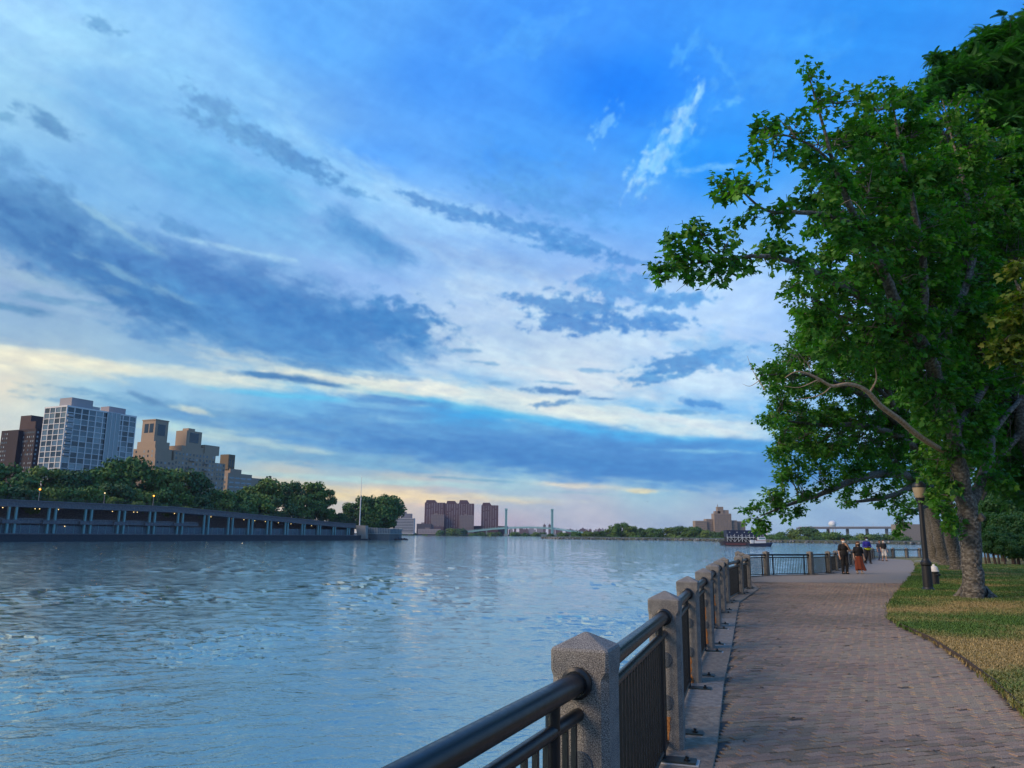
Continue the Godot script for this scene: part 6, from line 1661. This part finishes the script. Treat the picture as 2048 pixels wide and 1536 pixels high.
# ------------------------------------------------------------------ people, lamp, hydrant, cars
# smooth union of tapered capsules, meshed as surface nets
func blob_mesh(bones: Array, cell: float, k: float) -> ArrayMesh:
	var lo := Vector3(9, 9, 9)
	var hi := Vector3(-9, -9, -9)
	for q in bones:
		var m := maxf(q[2], q[3]) + cell * 2.5
		for e in [q[0], q[1]]:
			lo = lo.min(e - Vector3.ONE * m); hi = hi.max(e + Vector3.ONE * m)
	var nx := int((hi.x - lo.x) / cell) + 2
	var ny := int((hi.y - lo.y) / cell) + 2
	var nz := int((hi.z - lo.z) / cell) + 2
	var f := PackedFloat32Array()
	f.resize(nx * ny * nz)
	f.fill(1.0)
	for q in bones:
		var a: Vector3 = q[0]
		var b: Vector3 = q[1]
		var ra: float = q[2]
		var rb: float = q[3]
		var m := maxf(ra, rb) + k + cell * 2.0
		var p0 := (a.min(b) - Vector3.ONE * m - lo) / cell
		var p1 := (a.max(b) + Vector3.ONE * m - lo) / cell
		var ab := b - a
		var l2 := maxf(ab.length_squared(), 1e-9)
		for z in range(maxi(0, int(p0.z)), mini(nz, int(p1.z) + 1)):
			for y in range(maxi(0, int(p0.y)), mini(ny, int(p1.y) + 1)):
				for x in range(maxi(0, int(p0.x)), mini(nx, int(p1.x) + 1)):
					var p := lo + Vector3(x, y, z) * cell
					var t := clampf((p - a).dot(ab) / l2, 0, 1)
					var d := p.distance_to(a + ab * t) - lerpf(ra, rb, t)
					var i := (z * ny + y) * nx + x
					var o := f[i]
					var h := maxf(k - absf(o - d), 0.0) / k
					f[i] = minf(o, d) - h * h * k * .25
	var vid := {}
	var vs := PackedVector3Array()
	var ns := PackedVector3Array()
	var sx := nx
	var sz := nx * ny
	for z in nz - 1:
		for y in ny - 1:
			for x in nx - 1:
				var i := z * sz + y * sx + x
				var acc := Vector3.ZERO
				var cnt := 0
				var c := [f[i], f[i + 1], f[i + sx], f[i + sx + 1], f[i + sz], f[i + sz + 1], f[i + sz + sx], f[i + sz + sx + 1]]
				var neg := 0
				for e in 8:
					if c[e] < 0.0: neg += 1
				if neg == 0 or neg == 8: continue
				for e in [[0, 1], [2, 3], [4, 5], [6, 7], [0, 2], [1, 3], [4, 6], [5, 7], [0, 4], [1, 5], [2, 6], [3, 7]]:
					var u: float = c[e[0]]
					var w: float = c[e[1]]
					if (u < 0.0) != (w < 0.0):
						var t := u / (u - w)
						var pa := Vector3(e[0] & 1, (e[0] >> 1) & 1, e[0] >> 2)
						var pb := Vector3(e[1] & 1, (e[1] >> 1) & 1, e[1] >> 2)
						acc += pa.lerp(pb, t); cnt += 1
				vid[i] = vs.size()
				vs.push_back(lo + (Vector3(x, y, z) + acc / cnt) * cell)
				ns.push_back(Vector3(c[1] + c[3] + c[5] + c[7] - c[0] - c[2] - c[4] - c[6], c[2] + c[3] + c[6] + c[7] - c[0] - c[1] - c[4] - c[5], c[4] + c[5] + c[6] + c[7] - c[0] - c[1] - c[2] - c[3]).normalized())
	var b := MB.new()
	for i: int in vid:
		var x := i % nx
		var y := (i / nx) % ny
		var z := i / sz
		for ax in [[1, sx, sz, x], [sx, sz, 1, y], [sz, 1, sx, z]]:
			var s0 := f[i] < 0.0
			if i + int(ax[0]) >= f.size(): continue
			if s0 == (f[i + int(ax[0])] < 0.0): continue
			var q := [i, i - int(ax[1]), i - int(ax[1]) - int(ax[2]), i - int(ax[2])]
			var good := true
			for e in q:
				if not vid.has(e): good = false
			if not good: continue
			var w := []
			for e in q: w.append(vid[e])
			if not s0: w.reverse()
			b.trin(vs[w[0]], vs[w[1]], vs[w[2]], ns[w[0]], ns[w[1]], ns[w[2]])
			b.trin(vs[w[0]], vs[w[2]], vs[w[3]], ns[w[0]], ns[w[2]], ns[w[3]])
	return b.mesh()
func fingers(b: MB, wrist: Vector3, palm: Vector3, side: Vector3, s: float) -> void:
	var d := (palm - wrist).normalized()
	for i in 4:
		var o := palm + side * (i - 1.5) * .019 * s
		var ln: float = [.068, .080, .075, .058][i] * s
		var curl := d.cross(side) * .025
		b.tube([o - d * .02, o + d * ln * .5, o + d * ln * .95 + curl], [.0095, .009, .007], 5)
	b.tube([wrist.lerp(palm, .35) - side * .03, palm - side * .052 * s + d * .005, palm - side * .056 * s + d * .035], [.012, .010, .008], 5)
# joints: a dictionary of Vector3; builds skin body, clothes and head details
func person(label: String, at: Vector3, turn: float, j: Dictionary, look: Dictionary) -> void:
	var t := thing("person", label, "person", at, "", turn)
	var s: float = look.get("scale", 1.0)
	t.scale = Vector3(s, s, s)
	var hc: Vector3 = j.head
	var skin := [
		[hc + Vector3(0, .03, -.01), hc + Vector3(0, .06, -.015), .088, .086], [hc + Vector3(0, -.055, .03), hc + Vector3(0, -.02, .035), .058, .066], [hc + Vector3(0, -.01, .095), hc + Vector3(0, -.03, .105), .012, .016],
		[hc + Vector3(-.088, -.01, 0), hc + Vector3(-.09, .02, -.005), .016, .018], [hc + Vector3(.088, -.01, 0), hc + Vector3(.09, .02, -.005), .016, .018],
		[Vector3(hc.x, 1.42, -.01), hc + Vector3(0, -.06, -.01), .058, .052],
		[Vector3(0, 1.02, 0), Vector3(0, 1.30, 0), .125, .145], [Vector3(-.14, 1.37, -.01), Vector3(.14, 1.37, -.01), .065, .065], [Vector3(-.07, .95, 0), Vector3(.07, .95, 0), .115, .115]]
	var feet := []
	var trou := [[Vector3(-.07, .96, 0), Vector3(.07, .96, 0), .135, .135], [Vector3(0, .95, 0), Vector3(0, 1.03, 0), .135, .13]]
	var shirt := [[Vector3(0, .98, 0), Vector3(0, 1.30, 0), .145, .16], [Vector3(-.07, 1.0, 0), Vector3(.07, 1.0, 0), .13, .13], [Vector3(-.15, 1.37, -.01), Vector3(.15, 1.37, -.01), .08, .08], [Vector3(-.06, 1.25, 0), Vector3(.06, 1.25, 0), .14, .14]]
	for k in ["l", "r"]:
		var sg := 1.0 if k == "l" else -1.0
		var sh := Vector3(sg * .185, 1.365, -.01)
		skin += [[sh, j["elbow_" + k], .056, .042], [j["elbow_" + k], j["wrist_" + k], .042, .030], [j["wrist_" + k], j["hand_" + k], .032, .036]]
		var hip := Vector3(sg * .09, .93, 0)
		var kn: Vector3 = j["knee_" + k]
		var an: Vector3 = j["ankle_" + k]
		skin += [[hip, kn, .088, .058], [kn, an, .056, .038], [an, an + Vector3(0, -.03, .12), .042, .034]]
		var le: Vector3 = an if look.get("long", true) else kn.lerp(an, .12)
		trou += [[hip, kn, .105, .08 if look.get("long", true) else .098]]
		if look.get("long", true): trou += [[kn, an + Vector3(0, -.02, 0), .08, .066]]
		else: trou += [[kn, le, .095, .095]]
		var sl: float = look.get("sleeve", .75)
		if sl > 1.0:
			shirt += [[sh, j["elbow_" + k], .078, .064], [j["elbow_" + k], j["elbow_" + k].lerp(j["wrist_" + k], sl - 1.0), .064, .052]]
		else:
			shirt += [[sh, sh.lerp(j["elbow_" + k], sl), .075, .07]]
		feet.append([[an + Vector3(0, -.035, -.045), an + Vector3(0, -.045, .15), .05, .042], [an + Vector3(0, .0, -.01), an + Vector3(0, -.04, .03), .05, .05]])
	var body := blob_mesh(skin, .022, .03)
	var skm := M(look.skin[0], look.skin[1], look.skin[2], .6)
	part(t, "body", body, skm)
	var hb := MB.new()
	for k in ["l", "r"]:
		var wr: Vector3 = j["wrist_" + k]
		var ha: Vector3 = j["hand_" + k]
		fingers(hb, wr, ha + (ha - wr).normalized() * .025, (ha - wr).cross(Vector3(0, 0, 1)).normalized() if absf((ha - wr).normalized().z) < .8 else Vector3.RIGHT, 1.0)
	part(t, "fingers", hb.mesh(), skm)
	part(t, "shirt", blob_mesh(shirt, .024, .03), M(look.top[0], look.top[1], look.top[2], .85))
	if look.has("skirt"):
		var b := MB.new()
		var rs := []
		for y in 9:
			var fy := y / 8.0
			var ra := []
			for a in 28:
				var an := TAU * a / 28
				var pleat := 1.0 + (.03 + .10 * fy) * sin(an * 7.0 + fy * 1.2)
				var flare := lerpf(.155, .27, pow(fy, .8))
				ra.append(Vector3(cos(an) * flare * pleat + .09 * fy * fy, lerpf(1.03, .20, fy) + .05 * fy * sin(an * 2), -sin(an) * flare * pleat * .8))
			rs.append(ra)
		rs.reverse()
		b.rings(rs)
		part(t, "skirt", b.mesh(), M(look.skirt[0], look.skirt[1], look.skirt[2], .8))
	else:
		part(t, "trousers", blob_mesh(trou, .024, .03), M(look.legs[0], look.legs[1], look.legs[2], .85))
	for q in feet:
		part(t, "shoe", blob_mesh(q, .018, .02), M(look.shoes[0], look.shoes[1], look.shoes[2], .6))
	# hair, eyes, mouth or mask
	var hr := [[hc + Vector3(0, .065, -.03), hc + Vector3(0, .05, -.045), .094, .096], [hc + Vector3(-.05, .09, .02), hc + Vector3(.05, .09, .02), .055, .055]]
	if look.get("long_hair", false):
		hr += [[hc + Vector3(-.085, .04, -.02), hc + Vector3(-.10, -.14, .0), .04, .035], [hc + Vector3(.085, .04, -.02), hc + Vector3(.10, -.14, .0), .04, .035], [hc + Vector3(0, .0, -.08), hc + Vector3(0, -.16, -.07), .06, .06]]
	part(t, "hair", blob_mesh(hr, .02, .03), M(look.hair[0], look.hair[1], look.hair[2], .7))
	var eb := MB.new()
	for sg in [-1.0, 1.0]:
		eb.tube([hc + Vector3(sg * .034 - .012, .018, .082), hc + Vector3(sg * .034, .020, .086), hc + Vector3(sg * .034 + .012, .018, .082)], [.003, .008, .003], 6)
	part(t, "eyes", eb.mesh(), M(.03, .02, .02, .3))
	if look.has("mask"):
		part(t, "face_mask", blob_mesh([[hc + Vector3(-.045, -.05, .065), hc + Vector3(.045, -.05, .065), .042, .042], [hc + Vector3(0, -.03, .085), hc + Vector3(0, -.075, .075), .036, .034]], .016, .03), M(look.mask[0], look.mask[1], look.mask[2], .8))
	else:
		var mb := MB.new()
		mb.tube([hc + Vector3(-.025, -.06, .088), hc + Vector3(0, -.058, .096), hc + Vector3(.025, -.06, .088)], [.003, .007, .003], 6)
		part(t, "mouth", mb.mesh(), M(.25, .09, .07, .6))
	if look.has("bundle"):
		part(t, "waist_bundle", blob_mesh([[Vector3(-.13, 1.0, .13), Vector3(.13, 1.02, .13), .08, .08], [Vector3(-.05, .96, .15), Vector3(.1, .95, .14), .08, .075], [Vector3(-.16, 1.05, .05), Vector3(.16, 1.05, .05), .07, .07]], .022, .04), M(look.bundle[0], look.bundle[1], look.bundle[2], .8)).set_meta("label", "bright yellow garment held at the waist")
func stand(step := 0.12) -> Dictionary:
	return {"head": Vector3(0, 1.60, .01), "elbow_l": Vector3(.25, 1.10, -.03), "elbow_r": Vector3(-.25, 1.10, -.03), "wrist_l": Vector3(.27, .87, .06), "wrist_r": Vector3(-.27, .87, .06), "hand_l": Vector3(.27, .80, .09), "hand_r": Vector3(-.27, .80, .09),
		"knee_l": Vector3(.10, .50, .05 + step * .5), "knee_r": Vector3(-.10, .50, .04), "ankle_l": Vector3(.09, .08, step), "ankle_r": Vector3(-.09, .08, -step)}

func build_park_things() -> void:
	var black := M(.012, .014, .018, .45)
	# lamp post
	var lamp_scale := .96
	var lp := thing("lamp_post", "black park lamp post with tan lantern and dark cap beside the path", "lamp post", Vector3(13.461, -0.199, -25.545))
	var ba := MB.new()
	ba.lathe([Vector2(.24, -.05), Vector2(.24, .05), Vector2(.19, .10), Vector2(.155, .16), Vector2(.145, .85), Vector2(.175, .90), Vector2(.175, .97), Vector2(.13, 1.03), Vector2(.10, 1.09), Vector2(0, 1.1)], 20)
	part(lp, "base", ba.mesh(), black)
	var shf := MB.new()
	shf.lathe([Vector2(.098, 1.05), Vector2(.085, 2.0), Vector2(.078, 2.9), Vector2(.10, 2.93), Vector2(.10, 2.98), Vector2(.13, 3.02), Vector2(.15, 3.12), Vector2(.0, 3.13)], 18)
	part(lp, "shaft", shf.mesh(), black)
	var lan := MB.new()
	lan.lathe([Vector2(0, 3.12), Vector2(.15, 3.13), Vector2(.17, 3.2), Vector2(.205, 3.38), Vector2(.215, 3.48), Vector2(.0, 3.49)], 20)
	var lanm := M(.34, .28, .19, .4)
	part(lp, "lantern", lan.mesh(), lanm)
	var cap := MB.new()
	cap.lathe([Vector2(.0, 3.47), Vector2(.225, 3.475), Vector2(.225, 3.52), Vector2(.20, 3.60), Vector2(.12, 3.67), Vector2(.04, 3.70), Vector2(.03, 3.76), Vector2(0, 3.78)], 20)
	part(lp, "cap", cap.mesh(), black)
	lp.scale = Vector3.ONE * lamp_scale
	# hydrant-like bollard
	var hy := thing("hydrant", "black fire hydrant with white domed cap behind the lamp post", "hydrant", Vector3(15.685, -0.228, -29.236))
	var h1 := MB.new()
	h1.lathe([Vector2(.18, -.03), Vector2(.18, .04), Vector2(.145, .06), Vector2(.14, .46), Vector2(.165, .48), Vector2(.165, .52), Vector2(0, .53)], 18)
	part(hy, "barrel", h1.mesh(), black)
	var h2 := MB.new()
	h2.lathe([Vector2(.17, .52), Vector2(.17, .55), Vector2(.15, .56), Vector2(.14, .63), Vector2(.11, .69), Vector2(.05, .73), Vector2(.035, .78), Vector2(0, .79)], 18)
	part(hy, "cap", h2.mesh(), M(.62, .63, .64, .5))
	for a in [0.0, 1.6, -1.6]:
		var nz := MB.new()
		nz.lathe([Vector2(.055, 0), Vector2(.055, .07), Vector2(.03, .08), Vector2(.02, .10), Vector2(0, .10)], 10)
		part(hy, "nozzle", nz.mesh(), black, Vector3(sin(a) * .13, .40, cos(a) * .13), Basis(Vector3.UP, a) * Basis(Vector3.RIGHT, PI / 2))
	# people
	var j := stand(.02)
	j.elbow_l = Vector3(.27, 1.13, .10); j.wrist_l = Vector3(.10, 1.34, .22); j.hand_l = Vector3(.04, 1.42, .20)
	person("person in black T-shirt and black trousers, white mask, hand raised to face", Vector3(16.859, -0.310, -39.792), .1, j, {"scale": 1.02, "skin": [.42, .25, .17], "top": [.008, .008, .010], "legs": [.008, .008, .010], "shoes": [.008, .008, .01], "hair": [.012, .010, .009], "mask": [.75, .74, .72]})
	j = stand(.10)
	person("person in black top and long rust-red skirt walking beside the railing", Vector3(17.909, -0.316, -40.513), -.05, j, {"scale": .93, "skin": [.5, .32, .23], "top": [.010, .011, .016], "skirt": [.26, .055, .022], "legs": [.1, .1, .1], "shoes": [.35, .3, .25], "hair": [.10, .055, .03], "long_hair": true, "mask": [.012, .012, .014], "sleeve": .9})
	j = stand(.16)
	j.elbow_l = Vector3(.26, 1.12, .02); j.wrist_l = Vector3(.12, 1.06, .22); j.hand_l = Vector3(.05, 1.06, .24)
	j.elbow_r = Vector3(-.26, 1.12, .02); j.wrist_r = Vector3(-.14, 1.04, .22); j.hand_r = Vector3(-.07, 1.04, .24)
	person("person in blue jacket with bright yellow garment at waist and dark trousers", Vector3(27.800, -0.478, -61.303), .1, j, {"scale": 1.16, "skin": [.06, .035, .025], "top": [.015, .015, .22], "legs": [.009, .009, .012], "shoes": [.02, .02, .02], "hair": [.008, .007, .007], "mask": [.5, .6, .75], "sleeve": 1.9, "bundle": [.62, .66, .01]})
	j = stand(.14)
	person("person in black T-shirt and pale shorts on the far path", Vector3(33.630, -0.553, -70.849), .1, j, {"scale": 1.08, "skin": [.45, .27, .19], "top": [.010, .010, .012], "legs": [.5, .48, .44], "long": false, "shoes": [.02, .02, .02], "hair": [.02, .015, .012], "mask": [.7, .7, .68]})
	j = stand(.10)
	person("person in dark top and blue jeans half hidden on the far path", Vector3(34.430, -0.571, -73.258), .1, j, {"scale": 1.06, "skin": [.30, .16, .12], "top": [.02, .022, .035], "legs": [.05, .08, .15], "shoes": [.03, .03, .03], "hair": [.05, .025, .015]})
	# parked cars beyond the lawn
	parked_car("white parked car seen behind the near tree trunk", Vector3(100.241, -1.241, -159.084), [.55, .55, .53], .3)
	parked_car("dark parked car at the right edge beyond the lawn", Vector3(104.956, -1.239, -158.874), [.03, .04, .045], .25)
	# scrap of paper on the grass
	var pb := MB.new()
	pb.quad(Vector3(-.3, .02, .1), Vector3(.3, .03, .12), Vector3(.32, .05, -.1), Vector3(-.28, .03, -.1))
	pb.quad(Vector3(-.28, .0, -.1), Vector3(.32, .02, -.1), Vector3(.3, .0, .12), Vector3(-.3, -.01, .1))
	tag(part(self, "paper_scrap", pb.mesh(), M(.6, .6, .58), Vector3(35.238, -0.532, -68.188) + Vector3.UP * .06), "white scrap of paper lying on the grass near the far path", "paper")

func parked_car(label: String, at: Vector3, c: Array, turn: float) -> void:
	var t := thing("parked_car", label, "car", at, "cars parked beyond the lawn", turn)
	var paint_ := M(c[0], c[1], c[2], .3)
	paint_.clearcoat_enabled = true
	var glass := M(.02, .03, .035, .08)
	var prof := [[-2.2, .35], [-2.25, .62], [-2.1, .86], [-1.2, .95], [1.5, .96], [2.1, .88], [2.2, .6], [2.15, .35]]
	var b := MB.new()
	var ra := []
	var rb := []
	for p in prof:
		ra.append(Vector3(p[0], p[1], .86)); rb.append(Vector3(p[0], p[1], -.86))
	ra.reverse(); rb.reverse()
	b.rings([rb, ra])
	part(t, "body", b.mesh(), paint_)
	var cb := MB.new()
	cb.rings([[Vector3(-1.3, .93, .82), Vector3(1.6, .93, .82), Vector3(1.6, .93, -.82), Vector3(-1.3, .93, -.82)], [Vector3(-.6, 1.46, .64), Vector3(1.1, 1.46, .64), Vector3(1.1, 1.46, -.64), Vector3(-.6, 1.46, -.64)]])
	part(t, "glasshouse", cb.mesh(), glass)
	bpart(t, "roof", paint_, Vector3(.25, 1.48, 0), Vector3(1.75, .05, 1.32))
	for x in [-1.32, .25, 1.62]:
		var pl := MB.new()
		pl.beam(Vector3(x, .93, .83), Vector3(clampf(x, -.62, 1.12), 1.46, .66), .06, .06)
		part(t, "pillar", pl.mesh(), paint_)
	for x in [-1.35, 1.35]:
		for s in [-1.0, 1.0]:
			var w := MB.new()
			w.lathe([Vector2(0, -.1), Vector2(.31, -.1), Vector2(.33, -.06), Vector2(.33, .06), Vector2(.31, .1), Vector2(0, .1)], 16)
			var tyre := part(t, "wheel", w.mesh(), M(.015, .015, .016), Vector3(x, .33, s * .80), Basis(Vector3.RIGHT, PI / 2))
			var rm := MB.new()
			rm.lathe([Vector2(0, -.105), Vector2(.19, -.103), Vector2(.19, .103), Vector2(0, .105)], 12)
			part(tyre, "rim", rm.mesh(), M(.35, .35, .36, .3))
	for s in [-1.0, 1.0]:
		bpart(t, "headlight", M(.6, .6, .6, .1), Vector3(-2.2, .72, s * .6), Vector3(.1, .14, .34))
